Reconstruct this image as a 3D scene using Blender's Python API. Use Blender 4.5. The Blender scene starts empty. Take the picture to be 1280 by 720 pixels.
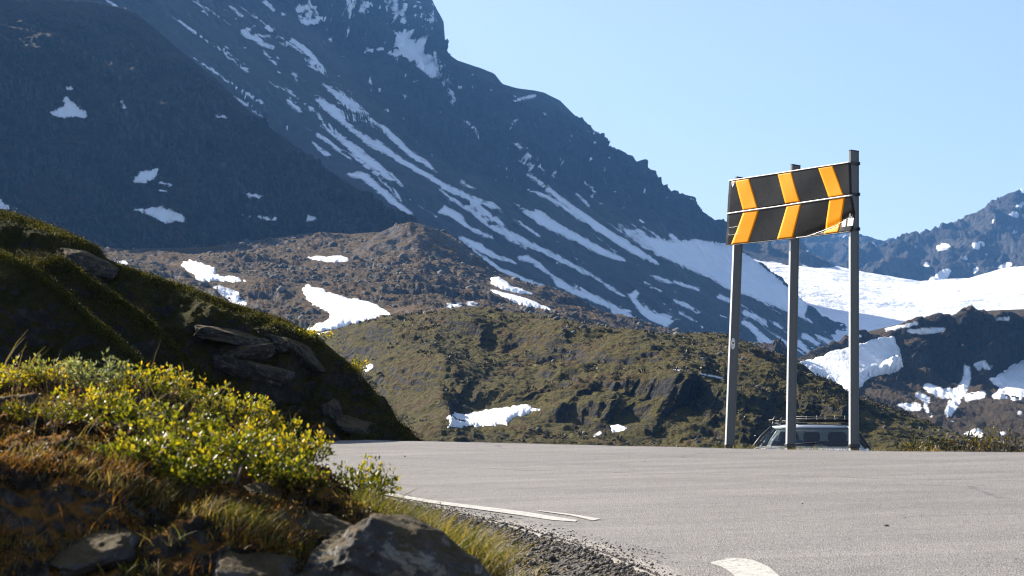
import bpy, math, random
import numpy as np
from mathutils import Vector, Matrix

random.seed(7)
rng = np.random.default_rng(11)
scene = bpy.context.scene
COL = scene.collection

# ------------------------------------------------------------------ camera maths (metres, eye at the origin)
FPX = 2500.0                      # focal length in pixels of a 1280-wide frame
PITCH = math.atan(200.0 / FPX)
CP, SP = math.cos(PITCH), math.sin(PITCH)

def ray(px, py):
    """unit-depth ray (y = 1) through a pixel of the 1280x720 frame; arrays allowed"""
    u = np.asarray(px, float) - 640.0
    v = 360.0 - np.asarray(py, float)
    dy = FPX * CP - v * SP
    dz = FPX * SP + v * CP
    return u / dy, dz / dy

def at(px, py, Y):
    rx, rz = ray(px, py)
    return np.stack([rx * Y, np.ones_like(rx) * Y, rz * Y], -1)

def proj(P):
    P = np.asarray(P, float)
    f = P[..., 1] * CP + P[..., 2] * SP
    u = -P[..., 1] * SP + P[..., 2] * CP
    return 640 + FPX * P[..., 0] / f, 360 - FPX * u / f

# ------------------------------------------------------------------ noise
_perm = np.random.default_rng(3).permutation(512).astype(np.int64)
_perm = np.concatenate([_perm, _perm, _perm])
_g = np.random.default_rng(4).normal(size=(512, 3)); _g /= np.linalg.norm(_g, axis=1)[:, None]

def perlin(x, y, z):
    x, y, z = np.broadcast_arrays(np.asarray(x, float), np.asarray(y, float), np.asarray(z, float))
    xi, yi, zi = np.floor(x), np.floor(y), np.floor(z)
    xf, yf, zf = x - xi, y - yi, z - zi
    xi = xi.astype(np.int64) & 511; yi = yi.astype(np.int64) & 511; zi = zi.astype(np.int64) & 511
    fade = lambda t: t * t * t * (t * (t * 6 - 15) + 10)
    u, v, w = fade(xf), fade(yf), fade(zf)
    r = 0
    for i in (0, 1):
        for j in (0, 1):
            for k in (0, 1):
                h = _perm[_perm[_perm[(xi + i) & 511] + ((yi + j) & 511)] + ((zi + k) & 511)]
                g = _g[h & 511]
                d = g[..., 0] * (xf - i) + g[..., 1] * (yf - j) + g[..., 2] * (zf - k)
                r = r + d * (u if i else 1 - u) * (v if j else 1 - v) * (w if k else 1 - w)
    return r * 1.5

def fbm(x, y, z, octv=5, gain=.5, lac=2.03):
    a, s, r = 1.0, 1.0, 0
    for o in range(octv):
        r = r + a * perlin(x * s + 17.3 * o, y * s + 5.1 * o, z * s - 9.7 * o)
        a *= gain; s *= lac
    return r

def ridged(x, y, z, octv=5, gain=.5, lac=2.07):
    a, s, r = 1.0, 1.0, 0
    for o in range(octv):
        r = r + a * (1 - 2 * np.abs(perlin(x * s + 7.3 * o, y * s - 3.1 * o, z * s + 2.7 * o)))
        a *= gain; s *= lac
    return r

def sstep(a, b, x):
    t = np.clip((x - a) / (b - a), 0, 1)
    return t * t * (3 - 2 * t)

# ------------------------------------------------------------------ mesh helpers
def mesh_from(name, V, quads=None, tris=None, attrs=None, smooth=True, uv=None):
    V = np.asarray(V, np.float32).reshape(-1, 3)
    me = bpy.data.meshes.new(name)
    loops, starts, n = [], [], 0
    if quads is not None and len(quads):
        q = np.asarray(quads, np.int32).reshape(-1, 4)
        loops.append(q.ravel()); starts.append(np.arange(len(q), dtype=np.int32) * 4 + n); n += q.size
    if tris is not None and len(tris):
        q = np.asarray(tris, np.int32).reshape(-1, 3)
        loops.append(q.ravel()); starts.append(np.arange(len(q), dtype=np.int32) * 3 + n); n += q.size
    loops = np.concatenate(loops); starts = np.concatenate(starts)
    me.vertices.add(len(V)); me.vertices.foreach_set('co', V.ravel())
    me.loops.add(len(loops)); me.loops.foreach_set('vertex_index', loops)
    me.polygons.add(len(starts)); me.polygons.foreach_set('loop_start', starts)
    if smooth:
        me.polygons.foreach_set('use_smooth', np.ones(len(starts), bool))
    for k, a in (attrs or {}).items():
        at_ = me.attributes.new(k, 'FLOAT', 'POINT'); at_.data.foreach_set('value', np.asarray(a, np.float32).ravel())
    me.update(calc_edges=True); me.validate()
    return me

def link(name, me, mat=None, parent=None, loc=None):
    o = bpy.data.objects.new(name, me); COL.objects.link(o)
    if me is not None and mat is not None:
        for m in (mat if isinstance(mat, (list, tuple)) else [mat]): me.materials.append(m)
    if parent is not None: o.parent = parent
    if loc is not None: o.location = loc
    return o

def tag(o, label, cat=None, group=None, kind=None):
    o['label'] = label
    if cat: o['category'] = cat
    if group: o['group'] = group
    if kind: o['kind'] = kind
    return o

def thing(name, label, cat, loc=(0, 0, 0), rotz=0.0, group=None):
    o = bpy.data.objects.new(name, None); COL.objects.link(o)
    o.location = loc; o.rotation_euler = (0, 0, rotz); o.empty_display_size = .1
    return tag(o, label, cat, group)

class MB:
    """collects solid pieces into one mesh"""
    def __init__(s): s.v = []; s.f = []; s.n = 0
    def add(s, verts, faces):
        verts = [tuple(map(float, p)) for p in verts]
        s.v += verts; s.f += [tuple(i + s.n for i in f) for f in faces]; s.n += len(verts); return s
    def box(s, c, size, R=None, bev=0.0):
        hx, hy, hz = [a / 2 for a in size]
        if bev <= 0:
            pts = [(x, y, z) for z in (-hz, hz) for x, y in ((-hx, -hy), (hx, -hy), (hx, hy), (-hx, hy))]
            fs = [(3, 2, 1, 0), (4, 5, 6, 7), (0, 1, 5, 4), (1, 2, 6, 5), (2, 3, 7, 6), (3, 0, 4, 7)]
        else:
            b = min(bev, hx * .9, hy * .9, hz * .9)
            def ringp(ix, iy, z): return [(-ix + b, -iy, z), (ix - b, -iy, z), (ix, -iy + b, z), (ix, iy - b, z), (ix - b, iy, z), (-ix + b, iy, z), (-ix, iy - b, z), (-ix, -iy + b, z)]
            pts = ringp(hx - b * .6, hy - b * .6, -hz) + ringp(hx, hy, -hz + b) + ringp(hx, hy, hz - b) + ringp(hx - b * .6, hy - b * .6, hz)
            fs = [tuple(range(7, -1, -1)), tuple(range(24, 32))]
            for k in range(3):
                for i in range(8):
                    j = (i + 1) % 8; fs.append((k * 8 + i, k * 8 + j, k * 8 + 8 + j, k * 8 + 8 + i))
        if R is not None: pts = [R @ Vector(p) for p in pts]
        return s.add([(p[0] + c[0], p[1] + c[1], p[2] + c[2]) for p in pts], fs)
    def tube(s, pts, r, n=8, cap=True):
        pts = [Vector(p) for p in pts]
        rs = r if isinstance(r, (list, tuple)) else [r] * len(pts)
        vs = []; up = Vector((0.13, 0.2, 1)).normalized()
        for i, p in enumerate(pts):
            d = (pts[min(i + 1, len(pts) - 1)] - pts[max(i - 1, 0)]).normalized()
            a = d.cross(up)
            if a.length < 1e-3: a = d.cross(Vector((1, 0, 0)))
            a.normalize(); b = d.cross(a)
            vs += [p + (a * math.cos(2 * math.pi * k / n) + b * math.sin(2 * math.pi * k / n)) * rs[i] for k in range(n)]
        fs = []
        for i in range(len(pts) - 1):
            for k in range(n):
                j = (k + 1) % n; fs.append((i * n + k, i * n + j, i * n + n + j, i * n + n + k))
        if cap: fs += [tuple(range(n)), tuple(range((len(pts) - 1) * n + n - 1, (len(pts) - 1) * n - 1, -1))]
        return s.add(vs, fs)
    def lathe(s, prof, M=None, n=24):
        """prof: (radius, height) pairs round local z"""
        vs = []
        for r, h in prof:
            vs += [Vector((r * math.cos(2 * math.pi * k / n), r * math.sin(2 * math.pi * k / n), h)) for k in range(n)]
        if M is not None: vs = [M @ v for v in vs]
        fs = []
        for i in range(len(prof) - 1):
            for k in range(n):
                j = (k + 1) % n; fs.append((i * n + k, i * n + j, i * n + n + j, i * n + n + k))
        fs += [tuple(range(n - 1, -1, -1)), tuple(range((len(prof) - 1) * n, len(prof) * n))]
        return s.add(vs, fs)
    def build(s, name, mat, parent=None, smooth=False):
        me = bpy.data.meshes.new(name); me.from_pydata(s.v, [], s.f); me.update()
        import bmesh
        bm = bmesh.new(); bm.from_mesh(me); bmesh.ops.recalc_face_normals(bm, faces=bm.faces); bm.to_mesh(me); bm.free()
        if smooth:
            for p in me.polygons: p.use_smooth = True
        return link(name, me, mat, parent)

# ------------------------------------------------------------------ node materials
class NT:
    def __init__(s, name):
        s.m = bpy.data.materials.new(name); s.m.use_nodes = True
        s.t = s.m.node_tree; s.t.nodes.clear()
        s.out = s.t.nodes.new('ShaderNodeOutputMaterial')
        s.co = s.t.nodes.new('ShaderNodeTexCoord').outputs['Object']
    def n(s, typ, **kw):
        nd = s.t.nodes.new(typ)
        for k, v in kw.items(): setattr(nd, k, v)
        return nd
    def set(s, sock, v):
        if hasattr(v, 'is_output') or isinstance(v, bpy.types.NodeSocket): s.t.links.new(v, sock)
        elif isinstance(v, (tuple, list)) and len(v) == 3 and sock.type == 'RGBA': sock.default_value = (*v, 1)
        else: sock.default_value = v
    def noise(s, scale, detail=5, rough=.55, dist=0, vec=None, out='Fac'):
        nd = s.n('ShaderNodeTexNoise'); s.set(nd.inputs['Vector'], vec or s.co)
        s.set(nd.inputs['Scale'], scale); s.set(nd.inputs['Detail'], detail); s.set(nd.inputs['Roughness'], rough); s.set(nd.inputs['Distortion'], dist)
        return nd.outputs[out]
    def voro(s, scale, feature='F1', vec=None, out='Distance', rand=1.0):
        nd = s.n('ShaderNodeTexVoronoi', feature=feature); s.set(nd.inputs['Vector'], vec or s.co); s.set(nd.inputs['Scale'], scale)
        s.set(nd.inputs['Randomness'], rand)
        return nd.outputs[out]
    def map(s, scale=(1, 1, 1), rot=(0, 0, 0), vec=None):
        nd = s.n('ShaderNodeMapping'); s.set(nd.inputs['Vector'], vec or s.co)
        nd.inputs['Scale'].default_value = scale; nd.inputs['Rotation'].default_value = rot
        return nd.outputs[0]
    def math(s, op, a, b=0.0, c=None):
        nd = s.n('ShaderNodeMath', operation=op); s.set(nd.inputs[0], a); s.set(nd.inputs[1], b)
        if c is not None: s.set(nd.inputs[2], c)
        return nd.outputs[0]
    def rng(s, v, a, b, c=0.0, d=1.0, smooth=False):
        nd = s.n('ShaderNodeMapRange'); nd.clamp = True
        if smooth: nd.interpolation_type = 'SMOOTHSTEP'
        s.set(nd.inputs[0], v)
        for i, x in enumerate((a, b, c, d)): s.set(nd.inputs[i + 1], x)
        return nd.outputs[0]
    def ramp(s, f, stops):
        nd = s.n('ShaderNodeValToRGB'); s.set(nd.inputs[0], f); e = nd.color_ramp.elements
        while len(e) < len(stops): e.new(.5)
        for i, (p, c) in enumerate(stops): e[i].position = p; e[i].color = (*c, 1)
        return nd.outputs[0]
    def mix(s, f, a, b, mode='MIX'):
        nd = s.n('ShaderNodeMix', data_type='RGBA', blend_type=mode); s.set(nd.inputs[0], f); s.set(nd.inputs[6], a); s.set(nd.inputs[7], b)
        return nd.outputs[2]
    def attr(s, name, out='Fac'):
        nd = s.n('ShaderNodeAttribute', attribute_name=name); return nd.outputs[out]
    def bump(s, h, dist, strength=1.0, normal=None):
        nd = s.n('ShaderNodeBump'); s.set(nd.inputs['Height'], h); nd.inputs['Distance'].default_value = dist; nd.inputs['Strength'].default_value = strength
        if normal is not None: s.set(nd.inputs['Normal'], normal)
        return nd.outputs[0]
    def bsdf(s, color, rough=.8, normal=None, metal=0.0, spec=.5, **kw):
        b = s.n('ShaderNodeBsdfPrincipled'); s.set(b.inputs['Base Color'], color); s.set(b.inputs['Roughness'], rough)
        s.set(b.inputs['Metallic'], metal); s.set(b.inputs['Specular IOR Level'], spec)
        if normal is not None: s.set(b.inputs['Normal'], normal)
        for k, v in kw.items(): s.set(b.inputs[k.replace('_', ' ')], v)
        return b.outputs[0]
    def done(s, shader, vol=None):
        if shader is not None: s.t.links.new(shader, s.out.inputs['Surface'])
        if vol is not None: s.t.links.new(vol, s.out.inputs['Volume'])
        return s.m
    def slope(s):
        g = s.n('ShaderNodeNewGeometry'); x = s.n('ShaderNodeSeparateXYZ'); s.t.links.new(g.outputs['Normal'], x.inputs[0]); return x.outputs[2]
    def island(s):
        return s.n('ShaderNodeNewGeometry').outputs['Random Per Island']

def simple(name, col, rough=.6, metal=0.0, nscale=20, var=.25, bump=0.0, spec=.5):
    t = NT(name); f = t.noise(nscale, 6, .6)
    c = t.mix(f, tuple(x * (1 - var) for x in col), tuple(min(1, x * (1 + var)) for x in col))
    nm = t.bump(t.noise(nscale * 3, 5), bump) if bump else None
    return t.done(t.bsdf(c, t.rng(f, .2, .8, rough * .8, min(1, rough * 1.2)), nm, metal, spec))

def terrain_mat(name, cover, rock, U, slope=(.55, .8), snow=True, bump=1.0, cover_amt=1.0, streak=None, speck=None, snow_edge=2.5, dust=None, wall=False):
    """cover / rock: colour stops; U: metres covered by one frame pixel at the layer's depth"""
    t = NT(name)
    big = t.noise(1 / (U * 90), 6, .6); mid = t.noise(1 / (U * 18), 7, .65, .3); fine = t.noise(1 / (U * 4.0), 6, .7)
    f = t.math('ADD', t.math('MULTIPLY', big, .45), t.math('ADD', t.math('MULTIPLY', mid, .35), t.math('MULTIPLY', fine, .3)))
    cov = t.ramp(t.rng(f, .3, .8), cover)
    rv = t.map((1, 1, .35)) if streak is None else t.map(*streak)
    rk_f = t.noise(1 / (U * 7), 8, .68, .4, vec=rv)
    rk = t.ramp(t.rng(t.math('ADD', t.math('MULTIPLY', rk_f, .7), t.math('MULTIPLY', big, .35)), .28, .75), rock)
    sl = t.math('ADD', t.slope(), t.math('MULTIPLY', t.math('SUBTRACT', t.math('ADD', t.math('MULTIPLY', mid, .6), t.math('MULTIPLY', fine, .5)), .55), .9))
    k = t.math('MULTIPLY', t.rng(sl, slope[0], slope[1], smooth=True), cover_amt)
    col = t.mix(k, rk, cov)
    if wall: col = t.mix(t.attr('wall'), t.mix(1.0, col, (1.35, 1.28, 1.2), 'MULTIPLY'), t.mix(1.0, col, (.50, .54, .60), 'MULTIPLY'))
    if speck:
        sp = t.rng(t.noise(1 / (U * 2.2), 4, .7), speck[0], speck[0] + .06)
        spb = t.rng(t.noise(1 / (U * 60), 4, .6), .45, .6)
        col = t.mix(t.math('MULTIPLY', sp, t.math('MULTIPLY', spb, .8)), col, speck[1])
    vor = t.voro(1 / (U * 5.5), vec=rv)
    h = t.math('ADD', t.math('MULTIPLY', mid, 2.2), t.math('ADD', t.math('MULTIPLY', rk_f, 1.2), t.math('ADD', t.math('MULTIPLY', fine, .5), t.math('MULTIPLY', vor, .35))))
    nm = t.bump(h, U * 7.0 * bump)
    sh = t.bsdf(col, .92, nm, spec=.15)
    if snow:
        a = t.math('ADD', t.attr('snow'), t.math('MULTIPLY', t.math('SUBTRACT', t.noise(1 / (U * 9), 6, .65), .5), snow_edge * 4))
        sf = t.rng(a, -.8, .8, smooth=True)
        sn = t.mix(t.noise(1 / (U * 10), 5, .6), (.86, .88, .92), (.70, .72, .76)); sn = t.mix(t.math('MULTIPLY', t.rng(a, 0, 3.2, 1, 0), t.rng(t.noise(1 / (U * 6), 6, .7), .4, .65, .1, .8)), sn, (.36, .34, .32))
        if dust: sn = t.mix(t.rng(t.noise(1 / (U * 5), 6, .7), .6, .75), sn, dust)
        ns = t.bump(t.noise(1 / (U * 12), 5), U * 2.5)
        ms = t.n('ShaderNodeMixShader'); t.set(ms.inputs[0], sf); t.set(ms.inputs[1], sh); t.set(ms.inputs[2], t.bsdf(sn, .6, ns, spec=.25)); sh = ms.outputs[0]
    return t.done(sh)

# ------------------------------------------------------------------ signed distances in the frame (for laying snow on the terrain)
def sd_poly(px, py, poly):
    poly = np.asarray(poly, float); n = len(poly)
    d = np.full(px.shape, 1e9); ins = np.zeros(px.shape, bool)
    for i in range(n):
        x0, y0 = poly[i][:2]; x1, y1 = poly[(i + 1) % n][:2]
        ex, ey = x1 - x0, y1 - y0; L = ex * ex + ey * ey + 1e-9
        t = np.clip(((px - x0) * ex + (py - y0) * ey) / L, 0, 1)
        d = np.minimum(d, np.hypot(px - x0 - t * ex, py - y0 - t * ey))
        c = (y0 > py) != (y1 > py)
        with np.errstate(divide='ignore', invalid='ignore'):
            ins ^= c & (px < ex * (py - y0) / (ey if abs(ey) > 1e-9 else 1e-9) + x0)
    return np.where(ins, d, -d)

def sd_stroke(px, py, pts):
    best = np.full(px.shape, -1e9)
    if len(pts) == 1: pts = [pts[0], (pts[0][0] + .5, pts[0][1], pts[0][2])]
    for (x0, y0, w0), (x1, y1, w1) in zip(pts[:-1], pts[1:]):
        ex, ey = x1 - x0, y1 - y0; L = ex * ex + ey * ey + 1e-9
        t = np.clip(((px - x0) * ex + (py - y0) * ey) / L, 0, 1)
        best = np.maximum(best, (w0 + (w1 - w0) * t) * .62 - np.hypot(px - x0 - t * ex, py - y0 - t * ey))
    return best

def snow_field(px, py, polys=(), strokes=()):
    s = np.full(px.shape, -30.0)
    for p in polys: s = np.maximum(s, sd_poly(px, py, p))
    for p in strokes: s = np.maximum(s, sd_stroke(px, py, p))
    return np.clip(s, -30, 30)

# ------------------------------------------------------------------ lofted terrain
def plane_hit(p0, aspect, tanb, z0):
    """depth where pixel rays meet an inclined plane: z = z0 + tanb * distance uphill from p0"""
    ax, ay = aspect
    def f(px, py):
        rx, rz = ray(px, py)
        return (z0 + tanb * (ax * p0[0] + ay * p0[1])) / (rz + tanb * (ax * rx + ay))
    return f

class Loft:
    def __init__(s, curves, px0, px1, npx, rows, disp=None, back=(60, 40, 6), smooth=True, calm=()):
        px = np.linspace(px0, px1, npx)
        C = []
        for c in curves:
            c = np.asarray(c, float)
            C.append((np.interp(px, c[:, 0], c[:, 1]), np.interp(px, c[:, 0], c[:, 2])))
        PY, YY = [], []
        nC = len(C)
        for k in range(nC - 1):
            n = rows[k]
            for i in range(n + (1 if k == nC - 2 else 0)):
                u = i / n
                def cr(j):
                    g = lambda q: C[min(max(q, 0), nC - 1)][j]
                    p0, p1, p2, p3 = g(k - 1), g(k), g(k + 1), g(k + 2)
                    if not smooth: return p1 + (p2 - p1) * u
                    m1 = (p2 - p0) * (.5 if k > 0 else 1) * .6; m2 = (p3 - p1) * (.5 if k < nC - 2 else 1) * .6
                    return (2*u**3-3*u*u+1)*p1 + (u**3-2*u*u+u)*m1 + (-2*u**3+3*u*u)*p2 + (u**3-u*u)*m2
                PY.append(cr(0)); YY.append(cr(1))
        PY = np.array(PY); YY = np.array(YY); PX = np.broadcast_to(px, PY.shape)
        P = at(PX, PY, YY)
        if disp is not None:
            Q = disp(P, PX, PY)
            if calm:
                k = np.zeros(PX.shape)
                for poly in calm: k = np.maximum(k, sstep(-16, 6, sd_poly(PX, PY, poly)))
                Q = Q + (P - Q) * (.88 * k)[..., None]
            P = Q
        s.SX, s.SY = proj(P)
        s.px, s.PX, s.PY, s.P = px, PX, PY, P
        # far side of the ridge, so the hill is solid
        dy, dz, nb = back
        B = []
        for j in range(nb, 0, -1):
            q = P[0].copy(); q[:, 1] += dy * j; q[:, 0] += dy * j * q[:, 0] / np.maximum(q[:, 1], 1) * .3
            q[:, 2] -= dz * j * (1 + .25 * j)
            w = np.abs(dz) * .35 * fbm(q[:, 0] / (abs(dy) * 1.3), q[:, 1] / (abs(dy) * 1.3), 3.3, 4); q[:, 2] += w
            B.append(q)
        s.full = np.concatenate([np.array(B), P]) if nb else P
        s.nb = nb
    def build(s, name, mat, attrs=None):
        nr, nc = s.full.shape[:2]
        idx = np.arange(nr * nc).reshape(nr, nc)
        q = np.stack([idx[:-1, :-1], idx[1:, :-1], idx[1:, 1:], idx[:-1, 1:]], -1).reshape(-1, 4)
        A = {}
        for k, a in (attrs or {}).items():
            A[k] = np.concatenate([np.full((s.nb, nc), -30.0), a])
        return link(name, mesh_from(name, s.full, quads=q, attrs=A), mat)
    def sample(s, px, py):
        """where sight lines through the given frame positions meet this surface"""
        from mathutils.bvhtree import BVHTree
        if not hasattr(s, 'bvh'):
            nr, nc = s.P.shape[:2]; idx = np.arange(nr * nc).reshape(nr, nc)
            q = np.stack([idx[:-1, :-1], idx[1:, :-1], idx[1:, 1:], idx[:-1, 1:]], -1).reshape(-1, 4)
            s.bvh = BVHTree.FromPolygons(s.P.reshape(-1, 3).tolist(), q.tolist())
        rx, rz = ray(px, py); out = np.full((*px.shape, 3), np.nan)
        for i in np.ndindex(px.shape):
            h = s.bvh.ray_cast(Vector((0, 0, 0)), Vector((rx[i], 1.0, rz[i])).normalized())
            if h[0] is not None: out[i] = h[0]
        return out

def snow_patch(L, poly, name, label, mat, U, step=1.0, thick=3.0, rag=3.0, stroke=False):
    """a bank of snow lying on loft L: grown from the sampled ground, feathering under it at its ragged rim"""
    a = np.asarray(poly, float); pad = 8
    x0, y0 = a[:, 0].min() - pad, a[:, 1].min() - pad; x1, y1 = a[:, 0].max() + pad, a[:, 1].max() + pad
    nx, ny = int((x1 - x0) / step) + 2, int((y1 - y0) / step) + 2
    gx, gy = np.meshgrid(np.linspace(x0, x1, nx), np.linspace(y0, y1, ny))
    sd = sd_stroke(gx, gy, poly) if stroke else sd_poly(gx, gy, poly)
    sd = sd + rag * fbm(gx / 14, gy / 7, 1.7, 5, .6)
    G = L.sample(gx, gy)
    up = np.clip(sd / 5.0, -1, 1); h = np.where(up > 0, np.sqrt(np.clip(up, 0, 1)), up * 1.5) * thick * U
    h = h + np.where(up > .2, U * .5 * fbm(gx / 18, gy / 9, 4.4, 4), 0)
    G = G + h[..., None] * np.array([0, -.45, .9])
    keep = (sd > -3.2) & np.isfinite(G[..., 0])
    G = np.nan_to_num(G)
    idx = np.arange(nx * ny).reshape(ny, nx)
    dep = G[..., 1]; jump = np.maximum(np.abs(np.diff(dep, axis=0))[:, :-1], np.abs(np.diff(dep, axis=1))[:-1, :]) < dep.max() * .03
    fk = jump & keep[:-1, :-1] & keep[1:, :-1] & keep[1:, 1:] & keep[:-1, 1:]
    q = np.stack([idx[:-1, :-1], idx[1:, :-1], idx[1:, 1:], idx[:-1, 1:]], -1)[fk]
    used, inv = np.unique(q.ravel(), return_inverse=True)
    me = mesh_from(name, G.reshape(-1, 3)[used], quads=inv.reshape(-1, 4))
    return tag(link(name, me, mat), label, 'snow', kind='structure')
HAZE = 6e-5; EXPO = 1.62
# ================================================================== FAR AND MIDDLE GROUND
def normals(P):
    du = np.gradient(P, axis=1); dv = np.gradient(P, axis=0)
    n = np.cross(du, dv); n /= np.linalg.norm(n, axis=-1, keepdims=True) + 1e-9
    return np.where((n[..., 1:2] > 0), -n, n)

def edge_fade(P, rows0=10, lo=.25):
    r = np.arange(P.shape[0])[:, None]
    return lo + (1 - lo) * sstep(0, rows0, r)

SNOW = NT('snow')
_f = SNOW.rng(SNOW.math('ADD', SNOW.math('MULTIPLY', SNOW.noise(.12, 7, .65), .6), SNOW.math('MULTIPLY', SNOW.noise(1.1, 6, .7), .4)), .46, .72)
M_snow = SNOW.done(SNOW.bsdf(SNOW.mix(_f, (.86, .88, .91), (.60, .60, .60)), .55, SNOW.bump(SNOW.noise(.6, 6, .65), .9), spec=.25))
SNOWF = NT('glacier_snow')
_f = SNOWF.rng(SNOWF.math('ADD', SNOWF.math('MULTIPLY', SNOWF.noise(.004, 7, .65), .6), SNOWF.math('MULTIPLY', SNOWF.noise(.05, 6, .7), .4)), .38, .66)
M_snow_far = SNOWF.done(SNOWF.bsdf(SNOWF.mix(_f, (.84, .855, .88), (.64, .655, .69)), .55, SNOWF.bump(SNOWF.math('ADD', SNOWF.noise(.03, 6, .65), SNOWF.math('MULTIPLY', SNOWF.noise(.006, 5, .6), 3.0)), 9.0), spec=.25))

# ---- the main mountain: talus slope with snow gullies below a rock wall
mainP = plane_hit((48, 2000), (.88, -.47), .80, 144)
def onmain(pts, extra=0.0): return [(x, y, float(mainP(x, y)) + (e[0] if e else extra)) for x, y, *e in pts]
ridge_main = [(-250, -110), (100, -90), (330, -60), (470, -40), (520, -22), (540, 0), (547, 14), (555, 28), (557, 48), (557, 62), (563, 70), (572, 76), (590, 82), (600, 85), (618, 92),
              (624, 100), (628, 105), (645, 110), (668, 113), (680, 116), (700, 126), (712, 138), (722, 148), (735, 158), (744, 167), (749, 180), (750, 188), (765, 193),
              (785, 203), (800, 212), (815, 222), (830, 237), (842, 248), (850, 258), (866, 264), (882, 276), (892, 290), (899, 303), (915, 316), (935, 332), (960, 354), (1000, 388), (1060, 418), (1130, 446), (1250, 480)]
rd = [(x, y, 150 if x < 480 else max(0, 150 - (x - 480) * .42)) for x, y in ridge_main]
def ridge_depth(x, y, e):
    return min(float(mainP(x, y)), 3350.0) + e
wall = [(-250, -20), (200, -10), (330, 10), (400, 45), (440, 95), (480, 150), (520, 192), (560, 214), (600, 232), (640, 250), (680, 250), (720, 252), (760, 264), (800, 282), (838, 296), (870, 306), (899, 322), (930, 346), (960, 368), (1000, 396), (1060, 424), (1130, 452), (1250, 486)]
foot = [(-250, 330), (300, 330), (480, 330), (600, 372), (700, 410), (830, 452), (940, 475), (1060, 490), (1250, 520)]
c0 = [(x, y, ridge_depth(x, y, e)) for x, y, e in rd]
c1 = onmain(wall); c2 = onmain(foot)
def disp_main(P, PX, PY):
    n = normals(P); X, Y, Z = P[..., 0], P[..., 1], P[..., 2]
    yw = np.interp(PX, [p[0] for p in wall], [p[1] for p in wall])
    k = sstep(10, -30, PY - yw)                      # 1 on the rock wall, 0 on the talus
    e = edge_fade(P, 52, .02)
    rib = ridged(X / 150, Y / 150, Z / 420, 6, .55)   # steep ribs and gullies
    crag = fbm(X / 38, Y / 38, Z / 60, 5, .6)
    tal = fbm(X / 120, Y / 160, Z / 120, 6, .55)
    run = ridged((X * .5 + Y * .86) / 55, Z / 900, 3.1, 4, .5)   # runnels down the fall line
    d = k * (30 * (rib - .6) + 11 * crag) * e + (1 - k) * (9 * tal + 5 * run) * (.4 + .6 * e)
    return P + n * d[..., None]
LA = Loft([c0, c1, c2], -250, 1130, 560, [120, 110], disp_main, back=(160, 130, 5))
S_main_polys = [
    [(790, 280), (800, 287), (812, 296), (838, 301), (850, 301), (870, 299), (899, 304), (915, 305), (950, 330), (1010, 380), (1006, 398), (970, 384), (938, 371), (908, 360), (890, 349), (868, 340), (845, 329), (822, 319), (806, 303)],
    [(393, 123), (405, 125), (418, 132), (430, 145), (433, 152), (452, 167), (470, 176), (486, 190), (478, 192), (455, 178), (436, 162), (418, 148), (404, 136)],
    [(493, 40), (508, 43), (521, 56), (532, 69), (543, 77), (550, 95), (540, 98), (522, 84), (504, 68), (494, 54)],
    [(645, 322), (658, 318), (676, 330), (690, 342), (706, 352), (716, 360), (735, 366), (752, 373), (778, 386), (797, 399), (785, 399), (760, 385), (740, 377), (716, 368), (695, 357), (688, 345), (668, 332)],
    [(642, 253), (652, 258), (664, 264), (676, 262), (690, 275), (712, 287), (735, 300), (762, 314), (788, 328), (772, 326), (745, 316), (720, 302), (695, 291), (672, 279), (655, 266)],
    [(785, 368), (794, 363), (799, 366), (796, 375), (806, 385), (822, 392), (838, 394), (838, 400), (850, 399), (840, 404), (832, 409), (818, 403), (803, 393), (792, 380)],
    [(545, 266), (556, 257), (566, 262), (578, 270), (584, 281), (602, 289), (624, 299), (608, 297), (586, 287), (575, 279), (562, 271)],
]
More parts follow.
